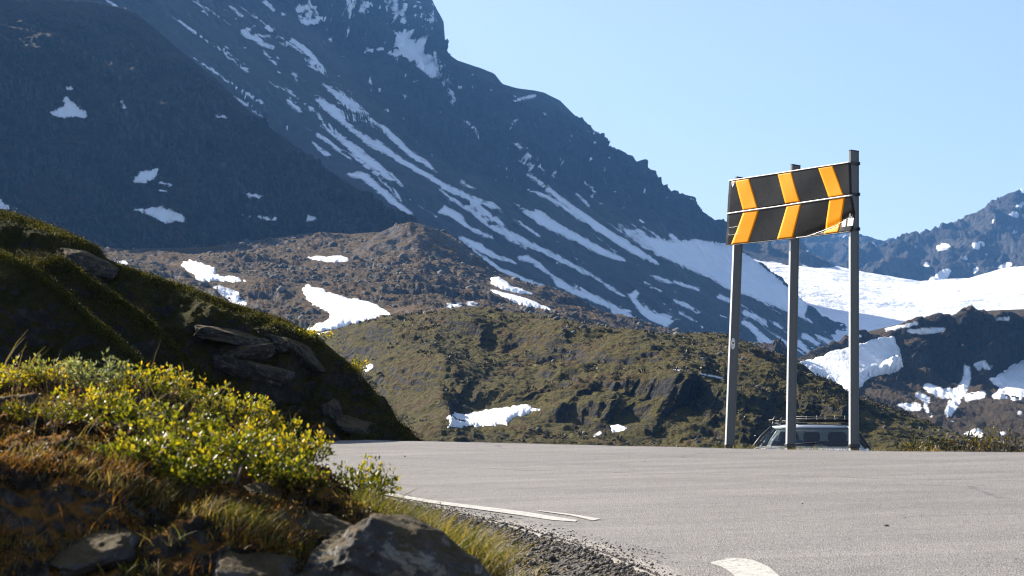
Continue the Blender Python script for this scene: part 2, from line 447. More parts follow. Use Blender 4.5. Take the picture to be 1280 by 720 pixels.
S_main = [
    [(403, 104, 2), (425, 122, 6), (445, 136, 6), (460, 142, 2)],
    [(470, 178, 6), (498, 199, 6), (525, 214, 5), (560, 235, 5), (590, 249, 4), (614, 259, 1)], [(530, 217, 3), (560, 238, 3), (600, 256, 2)],
    [(463, 151, 3), (480, 160, 5), (500, 180, 6), (515, 194, 6), (530, 202, 5), (546, 214, 1)],
    [(400, 157, 2), (425, 172, 5), (445, 190, 8), (470, 208, 8), (488, 222, 3)], [(397, 168, 3), (415, 180, 4), (440, 201, 1)], [(390, 178, 2), (405, 190, 5), (419, 200, 1)],
    [(436, 217, 3), (455, 220, 8), (475, 237, 7), (500, 258, 6), (515, 268, 3)], [(475, 226, 1), (495, 240, 3), (501, 251, 2)], [(488, 217, 3), (503, 232, 2)],
    [(562, 249, 1), (590, 264, 3), (612, 283, 4), (640, 294, 6), (668, 308, 6), (700, 324, 5), (730, 339, 4), (754, 352, 1)],
    [(577, 227, 3), (592, 236, 2)],
    [(575, 296, 3), (596, 308, 8), (619, 320, 5), (644, 329, 2)], [(578, 301, 2), (602, 320, 3), (622, 335, 4), (652, 348, 4), (680, 359, 4), (718, 376, 1)],
    [(661, 219, 3), (678, 230, 4), (697, 246, 5), (720, 263, 6), (745, 282, 8), (770, 298, 8), (795, 314, 8), (822, 329, 3)], [(666, 239, 2), (684, 246, 4), (709, 261, 4), (730, 276, 4)],
    [(839, 295, 5), (850, 304, 5), (867, 321, 2)],
    [(758, 357, 4), (779, 369, 2)], [(843, 375, 2), (858, 382, 5), (874, 391, 2)], [(850, 391, 3), (871, 402, 2)], [(818, 346, 3), (838, 353, 3)], [(843, 352, 3), (873, 362, 3)], [(805, 353, 1), (826, 364, 1.5)],
    [(812, 413, 4), (836, 420, 3)], [(899, 371, 5), (913, 376, 3)], [(931, 391, 5), (945, 396, 5), (957, 404, 3)], [(930, 403, 5), (940, 409, 6), (950, 421, 8), (962, 430, 8), (978, 433, 5)], [(960, 436, 4), (950, 428, 4)],
    [(968, 404, 4), (977, 410, 2)], [(1005, 420, 6), (1021, 429, 5)], [(1021, 419, 3), (1045, 432, 6)], [(1048, 417, 7), (1060, 425, 4)], [(998, 429, 7), (1011, 441, 4)], [(978, 425, 3), (996, 441, 2)],
    [(288, 8, 2), (303, 20, 3)], [(304, 40, 5), (318, 33, 2)], [(306, 42, 5), (325, 53, 5), (341, 60, 3)], [(318, 44, 2), (337, 45, 2)], [(330, 65, 3), (346, 81, 2)], [(365, 50, 4), (385, 65, 6), (404, 86, 3)], [(385, 80, 1), (409, 96, 2)], [(364, 88, 3), (370, 95, 3)],
    [(330, 0, 3), (342, 13, 4)], [(372, 12, 6), (396, 8, 2)], [(382, 26, 8), (396, 27, 5)], [(353, 18, 4)], [(505, 25, 6)], [(512, 31, 4)], [(545, 92, 5), (560, 105, 4), (571, 128, 1)], [(538, 70, 5), (552, 81, 4)], [(452, 65, 3), (478, 61, 4)], [(488, 66, 4), (501, 66, 3)], [(361, 126, 4), (375, 139, 4)],
    [(530, 23, 3), (541, 25, 3)], [(500, 15, 2), (512, 12, 2)], [(449, 18, 3), (462, 12, 1)], [(475, 8, 2), (484, 12, 2)],
    [(396, 17, 3), (382, 12, 2)], [(347, 72, 2)], [(311, 17, 2), (316, 18, 2)], [(475, 113, 4)], [(507, 119, 3)], [(515, 101, 2), (523, 102, 2)],
    [(643, 176, 3), (658, 192, 5), (665, 196, 1)], [(650, 201, 2), (665, 212, 3)], [(671, 204, 2), (683, 213, 3)], [(625, 208, 1), (643, 228, 1.5)], [(580, 150, 1.5), (592, 160, 1.5), (601, 176, 1)], [(644, 125, 3), (668, 120, 3)], [(640, 155, 2), (647, 150, 2)],
    [(732, 227, 2), (744, 239, 3)], [(721, 242, 3), (736, 257, 2)], [(693, 216, 3)], [(681, 142, 2)], [(740, 245, 2)], [(662, 205, 2)],
]
sm = snow_field(LA.SX, LA.SY, S_main_polys, S_main)
sp = fbm(LA.P[..., 0] / 30, LA.P[..., 1] / 30, LA.P[..., 2] / 9, 5, .6)      # snow dust caught on the ledges of the upper wall
amt = sstep(120, -20, LA.PY) * np.exp(-((LA.PX - 440) / 110) ** 2) + .45 * np.exp(-((LA.PX - 515) / 26) ** 2 - ((LA.PY - 40) / 42) ** 2) + .55 * np.exp(-((LA.PX - 495) / 40) ** 2 - ((LA.PY - 110) / 15) ** 2)
sm = np.maximum(sm, np.clip((sp * 1.25 + amt * .62 - 1.18) * 14, -30, 3))
u_ = (LA.SX * .82 + LA.SY * .57); v_ = (-LA.SX * .57 + LA.SY * .82)
yw_ = np.interp(LA.SX, [p[0] for p in wall], [p[1] for p in wall])
st_ = ridged(v_ / 26, u_ / 420, 2.2, 4, .6) + .35 * fbm(v_ / 9, u_ / 60, 6.1, 4)
dens = .30 * sstep(-20, 40, LA.SY - yw_) * (1 - .5 * sstep(0, 120, LA.SY - yw_ - 60)) + .25 * fbm(LA.SX / 90, LA.SY / 90, 3.3, 3)
q_ = st_ + dens; ok_ = (LA.SY > yw_ - 12); sm = np.maximum(sm, np.where(ok_, np.clip((q_ - np.quantile(q_[ok_], .962)) * 9, -30, 1.4), -30))
vr = ridged(LA.SX / 30, LA.SY / 200, 8.2, 4, .6)
sm = np.maximum(sm, np.clip((vr + .45 * fbm(LA.SX / 10, LA.SY / 8, 1.1, 4) - 0) * 1, -30, 30) * 0 - 30)
q_ = vr + .45 * fbm(LA.SX / 10, LA.SY / 8, 1.1, 4) + .5 * np.exp(-((LA.SX - 450) / 120) ** 2) * sstep(140, 0, LA.SY); up_ = LA.SY < yw_ - 5
sm = np.maximum(sm, np.where(up_, np.clip((q_ - np.quantile(q_[up_], .978)) * 8, -30, 1.2), -30))
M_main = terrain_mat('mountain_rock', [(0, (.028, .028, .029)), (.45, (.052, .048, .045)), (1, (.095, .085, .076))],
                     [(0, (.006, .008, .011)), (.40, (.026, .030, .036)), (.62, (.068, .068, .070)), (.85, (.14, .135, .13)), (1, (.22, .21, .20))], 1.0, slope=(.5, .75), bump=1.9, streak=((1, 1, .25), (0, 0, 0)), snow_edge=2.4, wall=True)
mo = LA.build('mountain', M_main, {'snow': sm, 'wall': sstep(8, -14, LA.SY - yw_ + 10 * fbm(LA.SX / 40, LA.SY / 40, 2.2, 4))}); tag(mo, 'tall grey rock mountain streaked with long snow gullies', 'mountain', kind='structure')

# ---- dark hill in shade on the left
hillP = plane_hit((-256, 1000), (.8, -.6), .78, 112)
def onhill(pts, e=0): return [(x, y, float(hillP(x, y)) + e) for x, y in pts]
rb = [(-260, -6), (-60, 1), (0, -1), (70, 0), (120, 3), (150, 9), (166, 15), (190, 33), (215, 54), (242, 76), (270, 100), (300, 129), (330, 155), (365, 180), (400, 204), (425, 222), (450, 239), (480, 260), (500, 274), (520, 292), (560, 330), (640, 380)]
LB = Loft([onhill(rb), onhill([(-260, 130), (100, 140), (250, 170), (420, 255), (500, 292), (640, 400)], -12), onhill([(-260, 318), (0, 318), (200, 328), (330, 326), (460, 326), (640, 420)], -10)],
          -260, 620, 380, [80, 90],
          lambda P, PX, PY: P + normals(P) * ((8 * fbm(P[..., 0] / 70, P[..., 1] / 70, P[..., 2] / 50, 6, .62) + 5.5 * ridged(P[..., 0] / 45, P[..., 1] / 45, P[..., 2] / 18, 5, .58) - 3.0) * edge_fade(P, 44, .06))[..., None], back=(50, 22, 6))
S_b = [[(62, 140), (70, 137), (79, 132), (82, 119), (90, 128), (97, 133), (107, 138), (108, 146), (90, 146), (80, 148), (70, 146)], [(166, 226), (176, 214), (197, 211), (195, 222), (182, 228), (166, 228)],
       [(161, 260), (178, 262), (200, 257), (215, 264), (229, 268), (231, 277), (205, 278), (186, 269)], [(0, 249), (8, 257), (21, 261), (5, 262), (-30, 262), (-30, 249)], [(321, 270), (346, 271), (344, 275), (326, 274)], [(378, 271), (388, 269), (400, 274), (385, 277)]]
St_b = [[(84, 111, 2), (92, 111, 3)], [(150, 125, 2), (156, 135, 3)], [(272, 144, 3), (281, 146, 3)], [(200, 228, 2), (214, 231, 2)], [(198, 238, 2), (208, 239, 1)], [(311, 244, 4), (326, 246, 3)], [(304, 270, 2), (313, 271, 2)], [(274, 275, 2)], [(446, 301, 3), (460, 303, 3)]]
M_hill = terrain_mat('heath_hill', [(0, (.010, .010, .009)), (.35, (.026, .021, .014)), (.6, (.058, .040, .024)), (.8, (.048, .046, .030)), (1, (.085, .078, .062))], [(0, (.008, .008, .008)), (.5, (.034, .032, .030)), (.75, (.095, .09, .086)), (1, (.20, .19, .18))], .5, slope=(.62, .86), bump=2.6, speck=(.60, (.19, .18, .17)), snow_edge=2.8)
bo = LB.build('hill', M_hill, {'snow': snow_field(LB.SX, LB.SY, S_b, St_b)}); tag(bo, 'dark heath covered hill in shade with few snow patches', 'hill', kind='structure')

# ---- rocky basin below it, in the sun
def heath_disp(a, s, U, fade=10, lo=.2, dirx=.35, fine=.085, rg=.36):
    def f(P, PX, PY):
        X, Y, Z = P[..., 0] + dirx * P[..., 2], P[..., 1], P[..., 2]
        d = a * (1.0 * fbm(X / s, Y / (s * .8), Z / s, 3, .5) + rg * (ridged(X / (s * .36), Y / (s * .34), Z / (s * .4), 5, .52) - .5)) + fine * a * fbm(X / (s * .10), Y / (s * .10), Z / (s * .08), 4, .65)
        d = d * edge_fade(P, fade, lo)
        return P + d[..., None] * np.array([.15, -.45, .88])
    return f
calm_C = [[(226, 331), (236, 325), (246, 327), (256, 331), (268, 335), (268, 343), (280, 346), (300, 347), (312, 351), (300, 353), (275, 351), (250, 351), (241, 343), (231, 336)],
 [(376, 360), (386, 356), (402, 363), (430, 373), (460, 377), (475, 383), (488, 393), (470, 396), (450, 401), (430, 408), (415, 412), (380, 413), (393, 408), (401, 403), (416, 396), (406, 387), (390, 380), (382, 370)],
 [(385, 322), (410, 320), (430, 321), (440, 324), (430, 327), (410, 327), (392, 325)],
 [(396, 417), (421, 413), (421, 415), (402, 421), (396, 421)],
 [(614, 348), (625, 346), (640, 358), (652, 362), (666, 367), (645, 366), (626, 361), (614, 354)],
 [(613, 362), (625, 364), (650, 371), (668, 377), (688, 387), (668, 384), (648, 380), (630, 372)]]
def terrace(P, H, amt, s, fade):
    X, Y, Z = P[..., 0], P[..., 1], P[..., 2]
    h = (Z + .16 * X + H * .9 * fbm(X / s, Y / s, .7, 4) + .35 * H * fbm(X / (s * .2), Y / (s * .2), 3.7, 3)) / H
    f = h - np.floor(h); g = sstep(.36, .97, f)
    a = amt * sstep(-.25, .35, fbm(X / (s * .8), Y / (s * .8), 9.1, 3)) * fade
    Q = P.copy(); Q[..., 2] += a * H * (g - f); return Q
def basin_disp(P, PX, PY):
    P = terrace(heath_disp(4.2, 95, .4, 18, .2, .35, .2, .28)(P, PX, PY), 11, .7, 110, edge_fade(P, 28, 0.))
    P = terrace(P, 2.6, .8, 32, edge_fade(P, 20, .1)); X, Y, Z = P[..., 0], P[..., 1], P[..., 2]
    return P + (.75 * fbm(X / 4, Y / 6, Z / 3, 4, .65) * edge_fade(P, 12, .3))[..., None] * np.array([.1, -.5, .85])
LC = Loft([[(-100, 300, 1000), (150, 312, 1040), (250, 310, 1060), (330, 300, 1090), (400, 290, 1120), (440, 292, 1130), (480, 290, 1130), (500, 281, 1130), (530, 282, 1120), (560, 291, 1110), (580, 304, 1090), (600, 322, 1080), (613, 334, 1075), (640, 346, 1060), (700, 371, 1040), (760, 394, 1010), (830, 418, 980), (900, 430, 960), (1000, 450, 930)],
           [(-100, 330, 820), (200, 335, 860), (400, 335, 900), (520, 330, 940), (600, 345, 960), (700, 385, 900), (830, 428, 860), (1000, 460, 850)],
           [(-100, 440, 480), (300, 430, 520), (420, 425, 560), (600, 420, 620), (760, 435, 640), (900, 455, 640), (1000, 480, 640)]],
          -100, 960, 700, [100, 150], basin_disp, back=(40, 12, 5), calm=calm_C)
# the dark knoll in front of the big hill
LK = Loft([[(430, 322, 1020), (455, 304, 1020), (476, 290, 1020), (495, 281, 1020), (512, 277, 1020), (530, 281, 1022), (552, 290, 1026), (572, 303, 1030), (592, 322, 1034), (612, 338, 1038), (640, 360, 1042)],
           [(430, 325, 990), (470, 315, 985), (520, 312, 985), (570, 325, 995), (612, 342, 1015), (640, 362, 1030)],
           [(430, 330, 975), (470, 338, 955), (520, 345, 950), (570, 350, 965), (612, 350, 990), (640, 366, 1020)]],
          430, 640, 130, [36, 36], heath_disp(3.0, 45, .4, 8, .3, .35, .16), back=(14, 8, 4))
S_c = [[(207, 304), (230, 301), (249, 302), (247, 307), (215, 308)], [(265, 357), (275, 357), (300, 366), (298, 372), (308, 376), (307, 382), (290, 378), (275, 367)], [(140, 327), (158, 326), (160, 330), (148, 335)]]
St_c = [[(560, 382, 5), (575, 381, 4)], [(585, 379, 4), (594, 380, 4)], [(388, 279, 3), (398, 279, 3)], [(440, 374, 2), (448, 375, 2)], [(784, 426, 3), (797, 427, 3)]]
c_cov = [(0, (.026, .019, .009)), (.35, (.062, .040, .015)), (.6, (.12, .072, .024)), (.8, (.16, .095, .032)), (1, (.12, .092, .040))]
c_rk = [(0, (.05, .05, .055)), (.5, (.11, .105, .105)), (.8, (.20, .19, .18)), (1, (.36, .34, .32))]
M_basin = terrain_mat('basin_heath', c_cov, c_rk, .36, streak=((.9, .9, 1.4), (0, .1, 0)), slope=(.68, .95), bump=1.7, speck=(.57, (.34, .33, .31)), snow_edge=1.5)
co = LC.build('rocky_basin', M_basin, {'snow': snow_field(LC.SX, LC.SY, S_c, St_c)}); tag(co, 'sunlit brown heath basin strewn with grey rock', 'terrain', kind='structure')
ko = LK.build('rocky_knoll', M_basin, {'snow': np.full(LK.PX.shape, -30.)}); tag(ko, 'small dark brown knoll at the foot of the big hill', 'terrain', kind='structure')
snow_patch(LC, calm_C[0], 'snow_patch', 'snow patch with ragged tail above the mossy crest on the left', M_snow, .36)
snow_patch(LC, calm_C[1], 'snow_patch', 'largest white snow patch in the brown heath basin', M_snow, .33)
snow_patch(LC, calm_C[2], 'snow_patch', 'thin flat snow patch high in the brown basin', M_snow, .38, rag=1.5)
snow_patch(LC, calm_C[3], 'snow_patch', 'sliver of snow just under the largest basin patch', M_snow, .3, rag=1)
snow_patch(LC, calm_C[4], 'snow_patch', 'upper of two snow strips below the dark knoll', M_snow, .38, rag=1.5)
snow_patch(LC, calm_C[5], 'snow_patch', 'lower of two snow strips below the dark knoll', M_snow, .38, rag=1.5)

# ---- the mossy hills beyond the road
RD = [(500, 0), ]
def ridge_push(PX, PY, lines):
    """knolls whose crests follow given lines: gentle on the upper left, steep on the lower right"""
    out = 0
    for pts, amp, wg, ws in lines:
        best = np.full(PX.shape, 1e9); sgn = np.zeros(PX.shape)
        for (x0, y0), (x1, y1) in zip(pts[:-1], pts[1:]):
            ex, ey = x1 - x0, y1 - y0; L = ex * ex + ey * ey
            t = np.clip(((PX - x0) * ex + (PY - y0) * ey) / L, 0, 1)
            dx, dy = PX - x0 - t * ex, (PY - y0 - t * ey)
            d = np.hypot(dx * .8, dy)
            s = (ex * dy - ey * dx) / (math.sqrt(L) * (np.hypot(dx, dy) + 1e-6))   # + below / right of a line drawn left to right
            m = d < best; best = np.where(m, d, best); sgn = np.where(m, s, sgn)
        w_ = wg + (ws * 1.15 - wg) * sstep(-1, 1, sgn); out = out + amp * np.exp(-(best / w_) ** 1.55)
    return out
knolls = [([(600, 424), (645, 430), (690, 440), (740, 456), (790, 467), (850, 485), (890, 507)], 7.5, 60, 26),
          ([(470, 470), (520, 480), (580, 492), (640, 500), (720, 498), (800, 505)], 7, 34, 16),
          ([(660, 440), (720, 462), (770, 474), (840, 507)], 3, 26, 14),
          ([(430, 412), (500, 425), (560, 430)], 5, 22, 14),
          ([(850, 425), (910, 440), (960, 462), (1010, 490)], 2.5, 40, 18),
          ([(900, 478), (960, 500), (1030, 525)], 4.5, 30, 14),
          ([(660, 505), (720, 500), (780, 506), (850, 512), (910, 530)], 3.4, 22, 18),
          ([(460, 440), (500, 455), (530, 490), (540, 530)], 5, 30, 20)]
hd = heath_disp(2.2, 62, .14, 14, .1, .5, .09, .16)
def disp_D(P, PX, PY):
    wx = 9 * fbm(PX / 40, PY / 26, 1.2, 4); wy = 6 * fbm(PX / 40, PY / 26, 7.2, 4)
    k = ridge_push(PX + wx, PY + wy, knolls) * edge_fade(P, 20, .05)
    P = P + (k * 1.25 * edge_fade(P, 80, 0))[..., None] * np.array([.38, -.72, .34])
    P = terrace(hd(P, PX, PY), 5.6, .62, 60, edge_fade(P, 60, .0))
    P = terrace(P, 1.5, .8, 18, edge_fade(P, 16, .1))
    X, Y, Z = P[..., 0], P[..., 1], P[..., 2]
    return P + (.30 * fbm(X / 1.9, Y / 2.6, Z / 1.2, 4, .62) * edge_fade(P, 10, .3))[..., None] * np.array([.1, -.5, .85])
calm_D = [[(559, 523), (569, 517), (580, 519), (592, 517), (604, 513), (622, 510), (642, 509), (660, 508), (675, 513), (655, 519), (642, 521), (634, 530), (612, 531), (598, 534), (576, 533), (562, 533)],
 [(763, 532), (772, 531), (785, 535), (776, 539), (766, 541)]]
LD = Loft([[(140, 500, 470), (300, 440, 470), (395, 420, 470), (420, 412, 470), (450, 403, 465), (480, 398, 465), (520, 393, 460), (560, 390, 455), (600, 386, 455), (640, 394, 450), (690, 402, 448), (740, 413, 445), (790, 421, 440), (830, 421, 436), (880, 419, 430), (910, 422, 425), (940, 436, 420), (970, 446, 412), (1000, 460, 405), (1040, 481, 396), (1080, 497, 388), (1120, 512, 380), (1160, 527, 372), (1190, 539, 366), (1230, 555, 360), (1300, 575, 350)],
           [(140, 530, 400), (300, 480, 400), (480, 470, 400), (640, 465, 395), (800, 475, 385), (940, 490, 375), (1060, 520, 355), (1190, 556, 340), (1300, 585, 335)],
           [(140, 590, 300), (300, 590, 300), (640, 592, 300), (900, 594, 300), (1190, 596, 300), (1300, 600, 300)], [(140, 900, 205), (1300, 900, 205)]],
          140, 1290, 900, [140, 180, 24], disp_D, back=(22, 7, 6), calm=calm_D)
St_d = [[(842, 461, 1), (850, 463, 1.6)], [(876, 467, 1.4), (903, 473, 2)], [(743, 545, 2), (750, 541, 3)], [(457, 461, 6), (463, 458, 5)]]
d_cov = [(0, (.014, .012, .006)), (.30, (.030, .023, .008)), (.42, (.070, .058, .012)), (.52, (.105, .092, .014)), (.6, (.080, .044, .016)), (.68, (.10, .075, .017)), (.8, (.175, .145, .020)), (1, (.17, .11, .036))]
d_rk = [(0, (.012, .012, .012)), (.5, (.036, .034, .032)), (.85, (.085, .08, .075)), (1, (.20, .19, .17))]
M_moss = terrain_mat('moss_hill', d_cov, d_rk, .15, slope=(.52, .82), bump=2.0, streak=((.8, .8, 1.7), (0, .12, 0)), speck=(.68, (.20, .18, .15)), snow_edge=.5)
do = LD.build('mossy_hill', M_moss, {'snow': snow_field(LD.SX, LD.SY, [], St_d)}); tag(do, 'olive moss and heath hill with rock ledges beyond road', 'hill', kind='structure')
snow_patch(LD, calm_D[0], 'snow_patch', 'snow bank with overhanging lip on the rock ledge beyond the road', M_snow, .14, thick=5)
snow_patch(LD, calm_D[1], 'snow_patch', 'small snow wedge on dark rock just above the road edge', M_snow, .14, rag=1, step=.7)

# ---- snowfield and the peaks behind
LF = Loft([[(780, 290, 4300), (860, 300, 4200), (899, 303, 4100), (930, 315, 4050), (980, 326, 4000), (1040, 330, 3950), (1085, 342, 3900), (1150, 352, 3850), (1210, 346, 3900), (1260, 332, 4000), (1400, 300, 4200)],
           [(780, 340, 3300), (900, 345, 3300), (1000, 360, 3250), (1120, 378, 3200), (1280, 372, 3300), (1400, 365, 3400)],
           [(780, 470, 2350), (900, 470, 2350), (1060, 470, 2300), (1280, 465, 2300), (1400, 465, 2300)]],
          780, 1400, 260, [60, 80], lambda P, PX, PY: P + (7 * fbm(P[..., 0] / 260, P[..., 1] / 260, 2.2, 5, .5))[..., None] * np.array([0, 0, 1.]), back=(80, 10, 3))
fo = LF.build('snowfield', M_snow_far); tag(fo, 'wide bright snowfield in the pass between the mountains', 'snowfield', kind='structure')
def crag_disp(a, s):
    def f(P, PX, PY):
        X, Y, Z = P[..., 0], P[..., 1], P[..., 2]
        d = a * (ridged(X / s, Y / s, Z / (s * 1.8), 6, .56) - .6) + a * .35 * fbm(X / (s * .25), Y / (s * .25), Z / (s * .25), 5, .6)
        return P + normals(P) * (d * edge_fade(P, 18, .03))[..., None]
    return f
f_cov = [(0, (.026, .026, .028)), (.5, (.048, .044, .042)), (1, (.085, .075, .066))]
f_rk = [(0, (.016, .018, .022)), (.5, (.042, .043, .047)), (.8, (.085, .082, .08)), (1, (.16, .15, .145))]
M_peak = terrain_mat('far_peak_rock', f_cov, f_rk, 1.6, slope=(.5, .8), bump=1.2, streak=((1, 1, .3), (0, 0, 0)), snow_edge=2.4)
LG = Loft([[(1040, 352, 4300), (1075, 336, 4350), (1100, 327, 4400), (1137, 318, 4450), (1155, 309, 4500), (1170, 305, 4500), (1190, 293, 4550), (1210, 284, 4600), (1232, 269, 4650), (1250, 257, 4700), (1268, 247, 4700), (1282, 242, 4750), (1330, 215, 4800), (1420, 180, 4800)],
           [(1040, 356, 4200), (1085, 347, 4150), (1150, 360, 4060), (1190, 352, 4040), (1230, 348, 4040), (1260, 340, 4080), (1285, 325, 4130), (1420, 300, 4200)],
           [(1040, 362, 4100), (1150, 372, 3900), (1230, 366, 3900), (1420, 330, 4000)]], 1040, 1420, 240, [90, 20], crag_disp(48, 330), back=(150, 130, 4))
S_g = [[(1174, 310, 6), (1184, 308, 6)], [(1220, 307, 8), (1228, 305, 5)], [(1264, 268, 5), (1270, 268, 6)], [(1268, 290, 5)], [(1272, 257, 4), (1282, 255, 5)], [(1158, 331, 5)], [(1233, 318, 3)], [(1218, 339, 4), (1222, 336, 3)], [(1207, 322, 4)], [(1240, 276, 3)], [(1165, 352, 8), (1185, 338, 6)], [(1180, 352, 9)], [(1250, 335, 5), (1262, 330, 5)]]
go = LG.build('far_peak', M_peak, {'snow': snow_field(LG.SX, LG.SY, [], S_g)}); tag(go, 'dark jagged peak above the snowfield, right of sign', 'mountain', kind='structure')
LH = Loft([[(860, 300, 5600), (960, 296, 5600), (1030, 292, 5600), (1060, 296, 5600), (1078, 296, 5600), (1092, 300, 5600), (1103, 306, 5620), (1118, 309, 5640), (1128, 311, 5640), (1138, 319, 5650), (1170, 340, 5700), (1220, 360, 5700)],
           [(860, 330, 5200), (1000, 335, 5200), (1080, 345, 5150), (1140, 350, 5150), (1220, 380, 5200)]], 860, 1220, 180, [70], crag_disp(36, 350), back=(160, 130, 4))
S_h = [[(1085, 303), (1092, 304), (1098, 311), (1101, 318), (1108, 325), (1098, 325), (1095, 315), (1085, 310)], [(1036, 295), (1060, 291), (1060, 296), (1040, 297)]]
ho = LH.build('distant_ridge', M_peak, {'snow': snow_field(LH.SX, LH.SY, S_h, [])}); tag(ho, 'distant blue ridge with a snow notch behind the sign', 'mountain', kind='structure')
LI = Loft([[(850, 320, 4000), (890, 304, 4000), (920, 302, 4000), (950, 303, 3990), (980, 305, 3980), (1000, 311, 3970), (1012, 316, 3960), (1026, 322, 3950), (1040, 330, 3940), (1050, 338, 3930), (1062, 352, 3920)],
           [(850, 325, 3900), (920, 312, 3880), (960, 323, 3860), (1000, 330, 3850), (1015, 336, 3850), (1035, 346, 3840), (1062, 356, 3850)],
           [(850, 360, 3600), (960, 345, 3640), (1000, 350, 3640), (1050, 356, 3680), (1062, 362, 3700)]], 850, 1062, 130, [30, 30], lambda P, PX, PY: P + (crag_disp(26, 150)(P, PX, PY) - P) * (1 - .9 * sstep(14, 30, np.arange(len(P))[:, None]))[..., None], back=(60, 30, 4))
S_i = [[(850, 330), (920, 319), (945, 325), (958, 327), (975, 328), (990, 336), (1005, 331), (1020, 338), (1040, 336), (1062, 352), (1062, 370), (850, 370)]]
io = LI.build('rock_spur', M_peak, {'snow': snow_field(LI.SX, LI.SY, S_i, [[(1010, 313, 3), (1016, 314, 2)]])}); tag(io, 'dark rock spur rising from the snowfield behind the sign', 'mountain', kind='structure')

# ---- brown topped cliff on the right
calm_E = [[(990, 462), (1010, 452), (1030, 447), (1060, 438), (1080, 432), (1100, 426), (1117, 425), (1124, 437), (1128, 458), (1122, 464), (1108, 467), (1092, 472), (1078, 480), (1068, 498), (1040, 484), (1010, 476)],
 [(1238, 474), (1252, 468), (1268, 456), (1290, 448), (1290, 492), (1272, 500), (1258, 499), (1240, 497), (1252, 486)]]
LE = Loft([[(940, 470, 900), (1000, 447, 960), (1040, 431, 1000), (1062, 421, 1020), (1090, 413, 1040), (1120, 406, 1060), (1150, 402, 1080), (1190, 394, 1100), (1240, 388, 1120), (1290, 386, 1130), (1420, 380, 1150)],
           [(940, 474, 880), (1000, 452, 930), (1060, 430, 960), (1110, 420, 990), (1150, 414, 1010), (1190, 410, 1030), (1290, 407, 1050), (1420, 405, 1080)],
           [(940, 500, 800), (1000, 480, 850), (1060, 472, 890), (1120, 470, 945), (1190, 480, 975), (1290, 480, 1000), (1420, 480, 1030)],
           [(940, 590, 560), (1060, 580, 600), (1190, 578, 600), (1290, 578, 600), (1420, 580, 600)], [(940, 690, 480), (1420, 690, 480)]], 940, 1420, 300, [24, 56, 80, 20],
          lambda P, PX, PY: heath_disp(2.0, 80, .4, 20, .05, .35, .12)(P + (crag_disp(13, 60)(P, PX, PY) - P) * (sstep(16, 34, np.arange(len(P))[:, None]) * (1 - .75 * sstep(76, 100, np.arange(len(P))[:, None])))[..., None], PX, PY), back=(40, 6, 5), calm=calm_E)
St_e = [[(1135, 414, 3), (1160, 414, 7), (1181, 412, 3)], [(1108, 412, 3), (1146, 404, 4)], [(1246, 399, 3), (1260, 398, 4)], [(1075, 420, 3), (1062, 424, 2)], [(1208, 460, 7), (1209, 474, 9)], [(1157, 510, 4), (1164, 520, 3)], [(1148, 494, 6), (1160, 500, 6), (1156, 508, 3)], [(1125, 508, 6), (1146, 509, 9)], [(1207, 543, 4), (1224, 541, 9)], [(1240, 550, 3), (1250, 552, 5)], [(1253, 542, 5)], [(1190, 527, 3)], [(1274, 516, 4)],
        [(1160, 484, 9), (1178, 492, 10), (1200, 491, 10), (1206, 480, 9)], [(1196, 500, 9), (1188, 512, 10), (1184, 517, 6)], [(1210, 497, 8), (1228, 493, 7)]]
S_e = [[(1214, 455), (1230, 450), (1242, 458), (1235, 463), (1222, 463)]]
M_cliff = terrain_mat('cliff_heath', [(0, (.022, .018, .012)), (.5, (.062, .044, .024)), (1, (.115, .08, .042))], [(0, (.014, .014, .016)), (.5, (.040, .038, .038)), (.85, (.08, .076, .072)), (1, (.15, .14, .13))], .38, slope=(.62, .88), bump=1.3, streak=((1, 1, .4), (0, 0, 0)), snow_edge=2.0)
eo = LE.build('cliff', M_cliff, {'snow': snow_field(LE.SX, LE.SY, S_e, St_e)}); tag(eo, 'dark cliff with a brown heath top below the snowfield', 'cliff', kind='structure')
snow_patch(LE, calm_E[0], 'snow_patch', 'sloping snow bank against the left end of the dark cliff', M_snow, .38, thick=9)
snow_patch(LE, calm_E[1], 'snow_patch', 'snow patch under the cliff cut by the frame edge', M_snow, .38, thick=5)

# ---- valley floor under everything
gx, gy = np.meshgrid(np.linspace(-5200, 5200, 120), np.concatenate([np.linspace(-300, 600, 40), np.linspace(640, 9000, 60)]))
gz = -26 + 3 * fbm(gx / 300, gy / 300, 1.1, 4) - .0 * gy
idx = np.arange(gx.size).reshape(gx.shape)
q = np.stack([idx[:-1, :-1], idx[:-1, 1:], idx[1:, 1:], idx[1:, :-1]], -1).reshape(-1, 4)
vo = link('valley_ground', mesh_from('valley_ground', np.stack([gx, gy, gz], -1), quads=q), terrain_mat('valley_heath', d_cov, d_rk, .3, slope=(.3, .5), snow=False))
tag(vo, 'low heath ground of the valley floor', 'ground', kind='structure')
# ================================================================== ROAD AND NEAR GROUND
EX, EY = 4.04, 24.81                       # a point on the outer road edge beside the sign
AX, AY = -.633, .774                       # along the edge, away from the camera
NX, NY = -.774, -.633                      # across the road, towards the camera
def st_of(x, y): return (x - EX) * AX + (y - EY) * AY, (x - EX) * NX + (y - EY) * NY
def xy_of(s, t): return EX + s * AX + t * NX, EY + s * AY + t * NY
def zroad(s, t):
    s = np.asarray(s, float); t = np.asarray(t, float)
    e = -.033 + np.where(s > 0, .0164 * s, .004 * s)
    return e - .045 * t - .0006 * np.clip(t, 0, 20) ** 1.0 * np.clip(-s, 0, 30) * .6
def road_hit(px, py):
    rx, rz = ray(px, py); lo, hi = 1.5, 60.0
    for _ in range(60):
        d = (lo + hi) / 2; s, t = st_of(rx * d, d)
        if rz * d > float(zroad(s, t)): lo = d
        else: hi = d
    return rx * lo, lo, rz * lo
